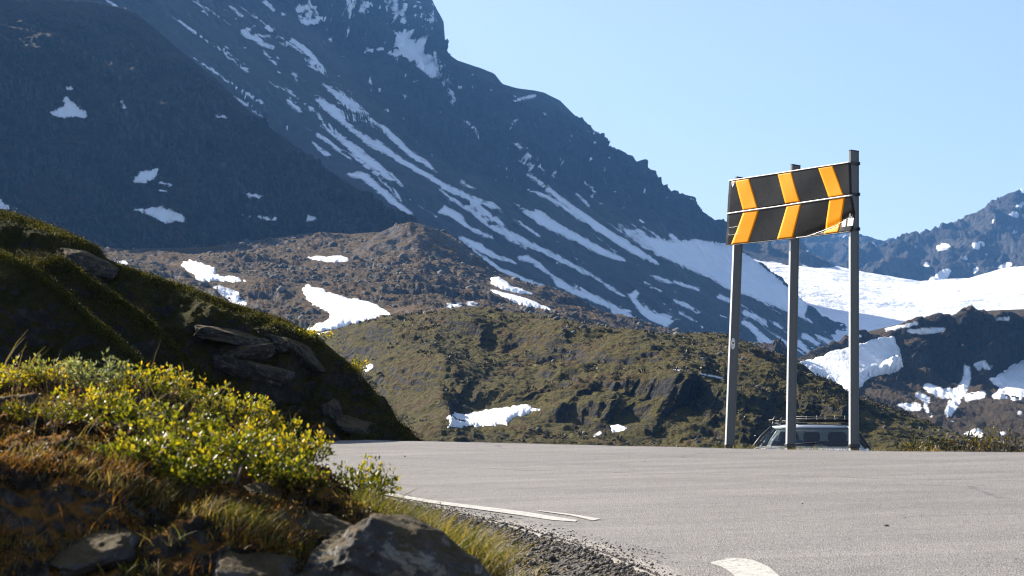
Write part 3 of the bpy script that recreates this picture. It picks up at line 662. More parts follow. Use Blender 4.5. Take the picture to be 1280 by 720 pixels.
inner_px = [(330, 590), (420, 606), (480, 620), (560, 639), (640, 657), (700, 674), (760, 693), (815, 717), (860, 745), (905, 790)]
ist = np.array([st_of(*road_hit(*p)[:2]) for p in inner_px]); ist = ist[np.argsort(ist[:, 0])]
def t_in(s): return np.interp(s, ist[:, 0], ist[:, 1]) + np.clip(ist[0, 0] - s, 0, 30) * .9 - np.clip(s - ist[-1, 0], 0, 30) * .12

asph = NT('asphalt')
g1 = asph.noise(150, 3, .75); g2 = asph.noise(55, 4, .7); g3 = asph.noise(.5, 5, .6); wv = asph.map((.22, 2.2, 1), (0, 0, math.atan2(-AX, AY) + math.pi / 2)); tr = asph.noise(1.0, 6, .62, .3, vec=wv)
c = asph.mix(asph.rng(g3, .3, .7), (.166, .153, .142), (.200, .185, .172))
c = asph.mix(asph.rng(tr, .40, .62, 0, 1), asph.mix(.36, c, (.06, .056, .055)), c)
c = asph.mix(asph.rng(tr, .6, .72, 0, .22), c, (.27, .25, .225))
vo_ = asph.voro(85, out='Color'); sx = asph.n('ShaderNodeSeparateColor'); asph.t.links.new(vo_, sx.inputs[0])
c = asph.mix(asph.rng(sx.outputs[0], .55, 1, 0, .75), c, (.29, .272, .255))
c = asph.mix(asph.rng(sx.outputs[1], .72, 1, 0, .75), c, (.055, .052, .05))
c = asph.mix(asph.rng(g2, .62, .72, 0, .5), c, (.30, .28, .26))
crk = asph.voro(.35, 'DISTANCE_TO_EDGE', vec=asph.map((1, 1, 1), vec=None)); 
cn = asph.math('ADD', crk, asph.math('MULTIPLY', asph.math('SUBTRACT', asph.noise(3, 5, .65), .5), .12))
c = asph.mix(asph.math('MULTIPLY', asph.rng(cn, .0, .006, .55, 0), asph.rng(asph.noise(.33, 3), .5, .6)), c, (.03, .029, .028))
stn = asph.noise(1.1, 6, .7, .6); c = asph.mix(asph.rng(stn, .56, .72, 0, .42), c, (.085, .080, .076))
xy_ = asph.n('ShaderNodeSeparateXYZ'); asph.t.links.new(asph.co, xy_.inputs[0])
tco = asph.math('ADD', asph.math('ADD', asph.math('MULTIPLY', asph.math('SUBTRACT', xy_.outputs[0], EX), NX), asph.math('MULTIPLY', asph.math('SUBTRACT', xy_.outputs[1], EY), NY)), asph.math('MULTIPLY', asph.noise(.6, 4, .6), .5))
for pos, wd, k_ in ((2.1, .42, .30), (3.9, .42, .30), (5.9, .40, .24), (7.4, .40, .24)):                     # tyre-polished wheel tracks
    c = asph.mix(asph.rng(asph.math('ABSOLUTE', asph.math('SUBTRACT', tco, pos)), 0, wd, k_, 0, smooth=True), c, (.105, .099, .094))
seam = asph.math('ADD', tco, asph.math('MULTIPLY', asph.math('SUBTRACT', asph.noise(5, 5, .7), .5), .16))
c = asph.mix(asph.rng(asph.math('ABSOLUTE', asph.math('SUBTRACT', seam, 5.0)), .012, .03, .55, 0), c, (.045, .043, .042))    # paving seam down the middle
M_asphalt = asph.done(asph.bsdf(c, .72, asph.bump(asph.math('ADD', asph.voro(85), asph.math('MULTIPLY', g2, .6)), .008, .8), spec=.4))
ss = np.linspace(-17, 26, 260); ts = np.linspace(0, 1, 60)
S_, T_ = np.meshgrid(ss, ts); edge_n = .06 * fbm(S_ * 2.2, .3, .7, 4) ; TT = T_ * (t_in(S_) + edge_n) + (1 - T_) * (.03 * fbm(S_ * 2.5, .1, .2, 3))
X_, Y_ = xy_of(S_, TT); Z_ = zroad(S_, TT) + .006 * fbm(X_ / 2, Y_ / 2, .5, 3) - .008 * sstep(.985, 1, T_)
top = np.stack([X_, Y_, Z_], -1); lowr = top[-1].copy(); lowr[:, 2] -= .07; lowo = top[0].copy(); lowo[:, 2] -= .07
RP = np.concatenate([lowo[None], top, lowr[None]])
idx = np.arange(RP.shape[0] * RP.shape[1]).reshape(RP.shape[:2])
road = link('road', mesh_from('road', RP, quads=np.stack([idx[:-1, :-1], idx[:-1, 1:], idx[1:, 1:], idx[1:, :-1]], -1).reshape(-1, 4)), M_asphalt)
tag(road, 'pale grey asphalt road banking round a bend', 'road', kind='structure')
# worn white paint
pt = NT('road_paint'); wn = pt.noise(18, 6, .7); wf = pt.noise(70, 4, .7)
alpha = pt.rng(pt.math('ADD', pt.math('MULTIPLY', wn, .6), pt.math('MULTIPLY', wf, .5)), .45, .56)
ms = pt.n('ShaderNodeMixShader'); pt.set(ms.inputs[0], alpha); pt.set(ms.inputs[1], pt.bsdf((.17, .16, .15), .8)); pt.set(ms.inputs[2], pt.bsdf(pt.mix(wf, (.33, .315, .285), (.50, .48, .43)), .6))
M_paint = pt.done(ms.outputs[0])
def marking(name, poly, n=14):
    """poly: two edges of a painted strip (far, near) as frame points, laid on the asphalt"""
    far, near = poly
    def samp(e, u):
        e = np.asarray(e, float); d = np.concatenate([[0], np.cumsum(np.hypot(*np.diff(e, axis=0).T))]); d /= d[-1]
        return np.interp(u, d, e[:, 0]), np.interp(u, d, e[:, 1])
    V = []
    for u in np.linspace(0, 1, n):
        for e in (far, near):
            x, y, z = road_hit(*samp(e, u)); V.append((x, y, z + .006))
    q = [(2 * i, 2 * i + 1, 2 * i + 3, 2 * i + 2) for i in range(n - 1)]
    return link(name, mesh_from(name, V, quads=q), M_paint, road)
marking('edge_line', ([(330, 589), (420, 605), (480, 615.8), (540, 626), (600, 633.5), (650, 639.5), (690, 646), (722, 651)], [(330, 591.5), (420, 608), (480, 619), (540, 629.8), (600, 637.8), (650, 644.8), (690, 651), (719, 653)]))
marking('edge_line', ([(672, 638.6), (715, 643.5), (751, 649.6)], [(672, 639.4), (715, 645.4), (740, 651.5)]), 6)
marking('edge_line', ([(888, 704), (912, 698.5), (938, 700), (960, 709), (975, 722), (1010, 752)], [(890, 706), (905, 711), (915, 718), (925, 728), (940, 740), (960, 756)]), 14)

# ground: verge, gravel shoulder and the drop to the lay-by behind the road edge
gs = np.unique(np.concatenate([np.arange(-40, -24, 1.0), np.arange(-24, 26, .16), np.arange(26, 60, 1.0)])); gt = np.unique(np.concatenate([np.arange(-34, -7, .8), np.arange(-7, 0, .12), np.arange(0, 7, .5), np.arange(7, 20, .1), np.arange(20, 40, .8)]))
GS, GT = np.meshgrid(gs, gt); GX, GY = xy_of(GS, GT)
def ground_z(s, t, x, y):
    zr = zroad(s, np.clip(t, -1, 30))
    out = np.clip(-t, 0, None)
    drop = .02 + .02 * sstep(0, .5, out) + 1.12 * sstep(.55, 2.1, out) + .05 * np.clip(out - 2, 0, 6) + np.clip(out - 8.5, 0, 40) * .45
    zo = -.033 + .0164 * np.clip(s, 0, 30) - drop + (.05 * fbm(x / .5, y / .5, .3, 4)) * sstep(.3, 1.2, out)
    ins = np.clip(t - t_in(s), 0, None)
    zi = zr - .07 + +.064 * sstep(-.12, .03, t - t_in(s)) + .05 * fbm(x / .45, y / .45, 2.3, 5, .6) * sstep(0.05, .5, ins) - .16 * np.clip(ins, 0, 8) + .02 * fbm(x / .09, y / .09, 5.5, 3) * sstep(0, .2, ins)
    return np.where(t < 0, zo, zi)
GZ = ground_z(GS, GT, GX, GY)
grav = NT('verge_ground')
v1 = grav.voro(38, out='Color'); sx = grav.n('ShaderNodeSeparateColor'); grav.t.links.new(v1, sx.inputs[0])
cst = grav.mix(sx.outputs[0], (.035, .032, .029), (.12, .11, .10)); cst = grav.mix(grav.rng(grav.noise(6, 5, .65), .45, .65), cst, (.10, .078, .045))
M_gravel = grav.done(grav.bsdf(cst, .9, grav.bump(grav.math('ADD', grav.voro(38), grav.noise(14, 6, .65)), .03), spec=.2))
idx = np.arange(GS.size).reshape(GS.shape)
go_ = link('verge', mesh_from('verge', np.stack([GX, GY, GZ], -1), quads=np.stack([idx[:-1, :-1], idx[1:, :-1], idx[1:, 1:], idx[:-1, 1:]], -1).reshape(-1, 4)), M_gravel)
tag(go_, 'gravelly verge sloping away on both sides of road', 'ground', kind='structure')

# loose stones of the shoulder: one carpet of gravel
def ico():
    import bmesh
    bm = bmesh.new(); bmesh.ops.create_icosphere(bm, subdivisions=1, radius=1); v = np.array([p.co[:] for p in bm.verts]); f = np.array([[q.index for q in p.verts] for p in bm.faces]); bm.free(); return v, f
iv, ifc = ico()
def stones(name, xyz, size, mat, squash=.65):
    n = len(xyz); V = iv[None] * (1 + .55 * (rng.random((n, len(iv), 1)) - .5)); V = V * size[:, None, None] * np.array([1, 1, squash]) * (.7 + .6 * rng.random((n, 1, 3)))
    a = rng.random(n) * 6.28; ca, sa = np.cos(a)[:, None], np.sin(a)[:, None]
    V = np.stack([V[..., 0] * ca - V[..., 1] * sa, V[..., 0] * sa + V[..., 1] * ca, V[..., 2]], -1) + xyz[:, None]
    F = (ifc[None] + (np.arange(n) * len(iv))[:, None, None]).reshape(-1, 3)
    return link(name, mesh_from(name, V.reshape(-1, 3), tris=F, smooth=False), mat)
gm = NT('gravel_stone'); M_stone = gm.done(gm.bsdf(gm.mix(gm.noise(60, 3), gm.ramp(gm.island(), [(0, (.022, .021, .02)), (.35, (.05, .047, .044)), (.7, (.11, .10, .092)), (1, (.26, .24, .21))]), (.07, .062, .055)), .85, spec=.25))
N = 26000
s_ = rng.uniform(-11.5, 2.5, N); ex = np.where(rng.random(N) < .22, -.22 * rng.random(N) ** 2, rng.uniform(-.03, .55, N) * rng.uniform(.3, 1, N)); wid = np.interp(s_, [-11, -8, -6, -3, 0], [.9, .75, .6, .5, .45]) / .5
t_ = t_in(s_) + ex * wid; x_, y_ = xy_of(s_, t_); z_ = np.where(t_ < t_in(s_), zroad(s_, t_), ground_z(s_, t_, x_, y_))
sz = np.clip(rng.lognormal(-5.2, .5, N), .003, .026) * np.where(ex < 0, .6, 1); big = (rng.random(N) < .05) & (ex > .12); sz[big] *= 1.9
gr = stones('gravel', np.stack([x_, y_, z_ + sz * .25], -1), sz, M_stone); tag(gr, 'dark crumbled gravel along the inner road edge', 'gravel', kind='stuff')
for i, (px, py, r) in enumerate([(1003, 630, .010), (1108, 658, .014), (1132, 648, .009), (506, 571, .02), (1039, 689, .006), (1270, 700, .008)]):
    x, y, z = road_hit(px, py)
    o = stones('pebble', np.array([[x, y, z + r * .3]]), np.array([r]), M_stone)
    tag(o, 'tiny dark loose pebble lying on pale asphalt', 'pebble', 'pebbles loose on the asphalt')

# ------------------------------------------------------------------ hillside left of the road
heath = NT('hillside_heath')
n1 = heath.noise(.9, 6, .62); n2 = heath.noise(7, 6, .66); n3 = heath.noise(30, 5, .7)
cov = heath.ramp(heath.math('ADD', heath.math('MULTIPLY', n1, .5), heath.math('ADD', heath.math('MULTIPLY', n2, .35), heath.math('MULTIPLY', n3, .2))), [(.3, (.010, .010, .005)), (.45, (.024, .025, .007)), (.58, (.045, .042, .011)), (.7, (.07, .05, .016))])
rk = heath.ramp(heath.math('ADD', heath.math('MULTIPLY', n2, .6), heath.math('MULTIPLY', n3, .45)), [(.3, (.015, .015, .015)), (.55, (.04, .039, .038)), (.75, (.10, .098, .09))])
sl_ = heath.rng(heath.math('ADD', heath.slope(), heath.math('MULTIPLY', heath.math('SUBTRACT', n2, .5), .9)), .22, .36)
M_heath = heath.done(heath.bsdf(heath.mix(sl_, rk, cov), .95, heath.bump(heath.math('ADD', n2, heath.math('MULTIPLY', n3, .5)), .12), spec=.1))
def disp_hs(P, PX, PY):
    X, Y, Z = P[..., 0], P[..., 1], P[..., 2]
    wx = PX + 12 * fbm(PX / 50, PY / 50, .4, 3); wy = PY + 12 * fbm(PX / 50, PY / 50, 5.4, 3)
    k = ridge_push(wx, wy, [([(-60, 300), (0, 312), (40, 332), (75, 358), (112, 392), (150, 424), (190, 462), (240, 505)], .0, 34, 16), ([(80, 320), (110, 345), (150, 372), (190, 400), (230, 440), (270, 480)], .0, 34, 18), ([(250, 400), (300, 425), (350, 470)], .3, 30, 20)])
    d = .30 * fbm(X / 1.6, Y / 1.6, Z / 1.6, 3) + .20 * (ridged(X / .9, Y / .9, Z / .6, 4) - .4) + .06 * fbm(X / .2, Y / .2, Z / .2, 4, .6)
    d = d * edge_fade(P, 40, .08)
    return P + (d * .8)[..., None] * np.array([.2, -.6, .75]) + (k * edge_fade(P, 44, .0))[..., None] * np.array([.1, -.8, .45])
hl_ridge = [(-320, 120, 36), (-150, 196, 35.6), (-50, 245, 35.2), (0, 262, 35), (30, 270, 35), (62, 281, 34.9), (88, 292, 34.8), (106, 300, 34.7), (124, 309, 34.7), (134, 325, 34.7), (156, 332, 34.6), (182, 340, 34.6), (210, 350, 34.6), (240, 358, 34.6), (264, 369, 34.5), (290, 379, 34.5), (320, 389, 34.5), (350, 398, 34.5), (376, 411, 34.5), (400, 425, 34.5), (425, 446, 34.4), (446, 464, 34.4), (462, 482, 34.4), (480, 505, 34.3), (498, 528, 34.2), (512, 541, 34.1), (526, 553, 34.0), (540, 570, 34), (580, 590, 34)]
HL = Loft([hl_ridge, [(-320, 380, 31.5), (0, 415, 31.8), (150, 440, 32.2), (300, 480, 32.8), (400, 500, 33.3), (480, 540, 33.7), (540, 575, 33.9), (580, 592, 34)],
           [(-320, 640, 27.5), (0, 600, 29), (250, 580, 30.5), (400, 568, 32.0), (480, 568, 32.8), (540, 580, 33.6), (580, 600, 33.9)]],
          -320, 570, 460, [110, 110], disp_hs, back=(1.6, 1.0, 7))
HF = Loft([[(-320, 196, 31.4), (-60, 300, 31.1), (0, 313, 31.0), (22, 320, 30.95), (40, 331, 30.9), (58, 343, 30.85), (75, 356, 30.8), (92, 372, 30.75), (112, 392, 30.7), (132, 408, 30.65), (150, 424, 30.6), (168, 441, 30.55), (190, 462, 30.5), (214, 482, 30.45), (240, 503, 30.4), (300, 546, 30.3), (350, 592, 30.2)],
           [(-320, 380, 29.8), (0, 430, 29.9), (110, 470, 30.0), (240, 548, 30.1), (350, 604, 30.15)], [(-320, 640, 28.6), (0, 640, 28.8), (350, 640, 29.8)]], -320, 350, 300, [70, 50], disp_hs, back=(.5, .42, 6))
hf = HF.build('hillside', M_heath); tag(hf, 'nearer fold of the mossy hillside with a sunlit crest', 'hillside', kind='structure')
HG = Loft([[(20, 312, 33.3), (62, 316, 33.0), (84, 325, 32.9), (110, 346, 32.8), (130, 358, 32.75), (150, 372, 32.7), (172, 386, 32.7), (190, 402, 32.65), (212, 422, 32.6), (230, 441, 32.6), (252, 462, 32.5), (270, 480, 32.5), (310, 522, 32.4), (345, 565, 32.3)],
           [(20, 380, 32.5), (150, 432, 32.1), (270, 520, 32.1), (345, 584, 32.2)], [(20, 500, 31.9), (150, 540, 31.5), (345, 600, 32.1)]], 20, 345, 200, [50, 40], disp_hs, back=(.45, .42, 6))
hg = HG.build('hillside', M_heath); tag(hg, 'middle fold of the mossy hillside with scattered yellow plants', 'hillside', kind='structure')
hs = HL.build('hillside', M_heath); tag(hs, 'steep mossy hillside with rocks left of the road bend', 'hillside', kind='structure')
# ================================================================== ROCKS AND PLANTS
def granite(name, base, lichen=.35):
    t = NT(name); a = t.noise(2.2, 7, .62, .5); b = t.noise(14, 6, .7); f = t.noise(90, 4, .75)
    c = t.ramp(t.math('ADD', t.math('MULTIPLY', a, .55), t.math('ADD', t.math('MULTIPLY', b, .3), t.math('MULTIPLY', f, .25))), [(.32, tuple(x * .35 for x in base)), (.5, base), (.62, tuple(x * 1.35 for x in base)), (.78, tuple(min(1, x * 2.0) for x in base))])
    c = t.mix(t.rng(t.noise(11, 7, .75, .6), .53, .62, 0, lichen), c, (.26, .25, .22)); c = t.mix(t.rng(t.noise(6, 7, .72, .4), .60, .66, 0, .7), c, (.028, .027, .024))
    c = t.mix(t.rng(t.noise(4.4, 5, .65), .62, .68, 0, .6), c, (.17, .09, .045))
    c = t.mix(t.math('MULTIPLY', t.rng(t.math('ADD', t.slope(), t.math('MULTIPLY', t.math('SUBTRACT', t.noise(7, 7, .7), .5), 2.4)), .42, .70), .92), c, t.mix(t.noise(60, 5, .7), (.018, .014, .006), (.10, .068, .02)))
    return t.done(t.bsdf(c, .85, t.bump(t.math('ADD', t.math('MULTIPLY', a, 1.2), t.math('ADD', t.math('MULTIPLY', b, .5), t.math('MULTIPLY', f, .16))), .05), spec=.3))
M_gran = granite('granite', (.048, .047, .049), .8); M_gran_dark = granite('dark_granite', (.026, .0255, .025)); M_gran_pink = granite('pink_granite', (.085, .075, .072), .4)
def rock(name, center, size, label, mat, seed=0, rot=(0, 0, 0), sub=5, rough=.3, facet=13, cat='boulder', group=None, boxy=3.0):
    import bmesh
    from mathutils import Euler
    bm = bmesh.new(); bmesh.ops.create_icosphere(bm, subdivisions=sub, radius=1); v = np.array([p.co[:] for p in bm.verts]); f = np.array([[q.index for q in p.verts] for p in bm.faces]); bm.free()
    r = np.random.default_rng(seed); v = v / (np.sum(np.abs(v) ** boxy, axis=1) ** (1 / boxy))[:, None]
    for _ in range(facet):                                     # split planes give broken faces
        n = r.normal(size=3); n /= np.linalg.norm(n); d = r.uniform(.58, .95); e = v @ n - d; v = v - np.clip(e, 0, None)[:, None] * n * .88
    o = seed * 3.7
    v = v * (1 + rough * .55 * fbm(v[:, 0] * 1.1 + o, v[:, 1] * 1.1, v[:, 2] * 1.1, 3) + rough * .28 * (ridged(v[:, 0] * 2.3 + o, v[:, 1] * 2.3, v[:, 2] * 2.3, 4) - .4) + rough * .10 * fbm(v[:, 0] * 8, v[:, 1] * 8 + o, v[:, 2] * 8, 3))[:, None]
    v = v * np.array(size); R = np.array(Euler(rot).to_matrix()); v = v @ R.T
    ob = link(name, mesh_from(name, v, tris=f), mat, loc=tuple(center)); return tag(ob, label, cat, group)
P3 = lambda px, py, Y: at(px, py, Y)

# slabs breaking out of the hillside
for px, py, w, h, sd, rz, lb in [(292, 421, 48, 11, 3, -.12, 'flat pale slab, uppermost of the slabs on the dark hillside'), (300, 440, 40, 15, 4, -.05, 'blocky rock slab directly under the uppermost hillside slab'), (312, 468, 52, 17, 5, -.22, 'broad grey slab low on the dark hillside behind yellow leaves'), (385, 448, 40, 12, 6, -.75, 'long narrow rock rib slanting down the hillside near its crest'),
                              (350, 432, 26, 12, 12, -.3, 'small rock knob beside the hillside slabs'), (412, 520, 13, 19, 8, .3, 'upright pale rock at the foot of the hillside'), (440, 537, 30, 13, 9, -.25, 'rounded lichen rock touching the road beneath the hillside'), (408, 543, 20, 9, 13, -.4, 'low rock behind the small marker post')]:
    p = HL.sample(np.array([float(px)]), np.array([float(py)]))[0]; u = p[1] / FPX
    rock('rock_slab', p + np.array([0, .22, 0]), (w * u * .92, .38, h * u * .95), lb, M_gran_dark, sd, (.15, rz * -1.0, .2), 5, .30, 10, 'rock', None, 7.0)
p = HL.sample(np.array([92.]), np.array([322.]))[0]
rock('rock_slab', p + np.array([.1, .25, -.1]), (.55, .45, .20), 'dark rock ledge on the skyline of the left hillside', M_gran_dark, 21, (.1, .42, 0), 5, .3, 10, 'rock', None, 6.0)

# ------------------------------------------------------------------ the bank in the foreground
bank_m = NT('bank_soil')
b1 = bank_m.noise(4, 6, .65); b2 = bank_m.noise(26, 6, .7); b3 = bank_m.noise(120, 4, .7)
zz = bank_m.n('ShaderNodeSeparateXYZ'); bank_m.t.links.new(bank_m.n('ShaderNodeNewGeometry').outputs['Normal'], zz.inputs[0])
cb = bank_m.ramp(bank_m.math('ADD', bank_m.math('MULTIPLY', b1, .5), bank_m.math('ADD', bank_m.math('MULTIPLY', b2, .35), bank_m.math('MULTIPLY', b3, .2))), [(.33, (.014, .011, .007)), (.44, (.055, .034, .014)), (.53, (.16, .075, .018)), (.64, (.28, .13, .026)), (.8, (.32, .22, .06))])
gz = bank_m.rng(bank_m.math('ADD', zz.outputs[2], bank_m.math('MULTIPLY', bank_m.math('SUBTRACT', b2, .5), 1.0)), .35, .75)
cb = bank_m.mix(gz, bank_m.ramp(bank_m.math('ADD', bank_m.math('MULTIPLY', b1, .5), bank_m.math('MULTIPLY', b2, .5)), [(.36, (.010, .009, .008)), (.47, (.030, .027, .024)), (.56, (.075, .07, .066)), (.66, (.15, .145, .14))]), cb)
M_bank = bank_m.done(bank_m.bsdf(cb, .95, bank_m.bump(bank_m.math('ADD', b2, bank_m.math('MULTIPLY', b3, .4)), .03), spec=.1))
def disp_bk(P, PX, PY):
    X, Y, Z = P[..., 0], P[..., 1], P[..., 2]
    d = .055 * fbm(X / .34, Y / .34, Z / .34, 3) + .055 * (ridged(X / .26, Y / .26, Z / .18, 5) - .4) + .012 * fbm(X / .05, Y / .05, Z / .05, 4, .6)
    return P + d[..., None] * np.array([.1, -.6, .7])
BK = Loft([[(-1000, 480, 7.6), (-420, 440, 7.6), (-150, 462, 7.2), (0, 472, 7.0), (100, 478, 6.9), (200, 492, 6.8), (270, 516, 6.7), (330, 548, 6.5), (380, 582, 6.3), (420, 612, 6.2), (470, 648, 6.1), (520, 676, 6.0), (580, 712, 5.9), (640, 760, 5.8), (760, 830, 5.7)],
           [(-1000, 590, 6.1), (-420, 540, 6.1), (0, 545, 6.0), (150, 560, 5.9), (250, 588, 5.8), (350, 634, 5.7), (420, 655, 5.65), (520, 700, 5.6), (640, 775, 5.5), (760, 840, 5.4)],
           [(-1000, 700, 5.5), (-700, 560, 5.5), (-420, 350, 5.45), (-330, 300, 5.40), (-230, 330, 5.35), (-130, 470, 5.35), (-60, 550, 5.3), (0, 588, 5.3), (120, 604, 5.3), (220, 644, 5.25), (330, 690, 5.2), (450, 718, 5.2), (640, 800, 5.1), (760, 850, 5.1)],  # hump beyond the left frame edge, added to shade the bank's lower face
           [(-1000, 860, 4.7), (-420, 820, 4.7), (-230, 800, 4.75), (0, 840, 4.75), (300, 850, 4.8), (640, 870, 4.8), (760, 880, 4.8)]],
          -1000, 720, 700, [70, 60, 90], disp_bk, back=(.35, .26, 6))
bk = BK.build('bank', M_bank); tag(bk, 'low heathery earth bank in the near left corner', 'bank', kind='structure')
def bpt(px, py): return BK.sample(np.array([float(px)]), np.array([float(py)]))[0]

for px, py, Y, sz, rot, mat, sd, lb in [
    (492, 722, 5.15, (.33, .24, .165), (.1, .30, .15), M_gran, 31, 'largest grey boulder, rounded, at the bottom next to verge grass'),
    (400, 672, 5.38, (.11, .10, .06), (.1, .30, .15), M_gran, 43, 'smaller grey rock forming the left shoulder of the largest boulder'),
    (118, 694, 5.0, (.125, .13, .058), (.1, -.14, .2), M_gran, 32, 'pale domed boulder in shade at the lower left of the bank'),
    (322, 730, 5.02, (.115, .12, .072), (.1, .18, .1), M_gran_pink, 34, 'pale angular rock at the bottom edge left of the largest boulder'),
    (236, 676, 5.10, (.024, .03, .040), (0, -.3, .2), M_gran, 35, 'small upright stone in brown grass above the bottom edge'),
    (322, 622, 5.62, (.075, .08, .040), (.1, .35, 0), M_gran_pink, 36, 'pinkish crumbling rock under the leafy shrubs'),
    (18, 508, 6.05, (.085, .07, .032), (.1, -.1, 0), M_gran_dark, 37, 'dark stone in the shadow under the yellow shrubs at far left'),
    (288, 640, 5.38, (.045, .06, .024), (0, .5, 0), M_gran, 38, 'flat grey stone beside the orange grass'),
    (58, 618, 5.28, (.022, .03, .018), (0, .2, .4), M_gran_pink, 41, 'small pale lichen stone under the orange moss')]:
    rock('boulder', P3(px, py, Y + (.045 if sz[0] < .2 else .06)), sz, lb, mat, sd, rot, 6 if sz[0] > .2 else 5, .26, 13)

# ------------------------------------------------------------------ foliage
def foliage_mat(name, stops, rough=.45, trans=.5, spec=.4):
    t = NT(name); c = t.ramp(t.island(), stops); c2 = t.mix(t.noise(300, 2), c, t.mix(.35, c, (0, 0, 0)))
    d = t.bsdf(c2, rough, spec=spec); tr = t.n('ShaderNodeBsdfTranslucent'); t.set(tr.inputs[0], t.mix(1.0, c2, (1.0, .95, .45), 'MULTIPLY'))
    m = t.n('ShaderNodeMixShader'); m.inputs[0].default_value = trans; t.t.links.new(d, m.inputs[1]); t.t.links.new(tr.outputs[0], m.inputs[2])
    return t.done(m.outputs[0])
M_leaf = {'green': foliage_mat('leaf_green', [(0, (.03, .045, .007)), (.35, (.10, .13, .011)), (.7, (.27, .27, .018)), (1, (.50, .40, .028))]),
          'bright': foliage_mat('leaf_bright', [(0, (.05, .06, .008)), (.5, (.10, .105, .014)), (.9, (.17, .15, .022)), (1, (.22, .14, .03))], trans=.6),
          'yellow': foliage_mat('leaf_yellow', [(0, (.16, .19, .014)), (.35, (.36, .36, .022)), (.7, (.58, .46, .02)), (1, (.68, .40, .015))]),
          'silver': foliage_mat('leaf_silver', [(0, (.10, .13, .06)), (.5, (.22, .26, .13)), (1, (.38, .40, .22))]),
          'heath': foliage_mat('leaf_heath', [(0, (.006, .007, .002)), (.4, (.018, .019, .005)), (.75, (.042, .040, .009)), (.93, (.08, .065, .014)), (1, (.13, .07, .014))], trans=.18, spec=.15),
          'red': foliage_mat('leaf_red', [(0, (.09, .03, .01)), (.4, (.24, .10, .02)), (.7, (.40, .19, .03)), (1, (.42, .30, .06))]),
          'dull': foliage_mat('leaf_dull', [(0, (.04, .03, .014)), (.5, (.12, .085, .03)), (1, (.24, .17, .05))])}
M_grass = {'tan': foliage_mat('grass_tan', [(0, (.10, .085, .03)), (.5, (.26, .20, .085)), (1, (.48, .38, .20))], .6), 'green': foliage_mat('grass_green', [(0, (.05, .07, .012)), (.5, (.14, .15, .02)), (.85, (.26, .22, .035)), (1, (.38, .28, .08))], .6),
           'orange': foliage_mat('grass_orange', [(0, (.09, .045, .016)), (.5, (.24, .11, .03)), (1, (.42, .22, .07))], .6)}
M_twig = simple('twig_bark', (.11, .085, .065), .8, nscale=60)
def unit(v): return v / (np.linalg.norm(v, axis=-1, keepdims=True) + 1e-9)
def leaf_arrays(pos, axis, size, wr=.62, fold=.25, nrm=None):
    n = len(pos); axis = unit(axis); r = rng.normal(size=(n, 3)) if nrm is None else nrm + .5 * rng.normal(size=(n, 3))
    side = unit(np.cross(axis, r)); up = np.cross(side, axis); s = size[:, None]; w = wr * s
    b = pos; tip = pos + axis * s + up * s * .05
    p = lambda a, k, h: pos + axis * s * a + side * w * k + up * w * h
    V = np.stack([b, p(.28, .42, fold), p(.66, .40, fold * .8), tip, p(.66, -.40, fold * .8), p(.28, -.42, fold)], 1)
    o = (np.arange(n) * 6)[:, None]
    Q = np.concatenate([o + np.array([0, 1, 2, 3]), o + np.array([0, 3, 4, 5])])
    return V.reshape(-1, 3), Q
def blade_arrays(base, lean, h, w, curve=.35):
    """grass: tapering bent strips"""
    n = len(base); lean = lean.copy(); up = np.array([0, 0, 1.0]); d0 = unit(lean * .35 + up); side = unit(np.cross(d0, rng.normal(size=(n, 3))))
    rows = []
    for k, wk in ((0, 1), (.35, .85), (.7, .55), (1, .08)):
        c = base + d0 * (h * k)[:, None] + (lean * curve + up * -.12) * (h * k * k)[:, None]
        rows += [c - side * (w * wk / 2)[:, None], c + side * (w * wk / 2)[:, None]]
    V = np.stack(rows, 1); o = (np.arange(n) * 8)[:, None]
    Q = np.concatenate([o + np.array([2 * k, 2 * k + 1, 2 * k + 3, 2 * k + 2]) for k in range(3)])
    return V.reshape(-1, 3), Q
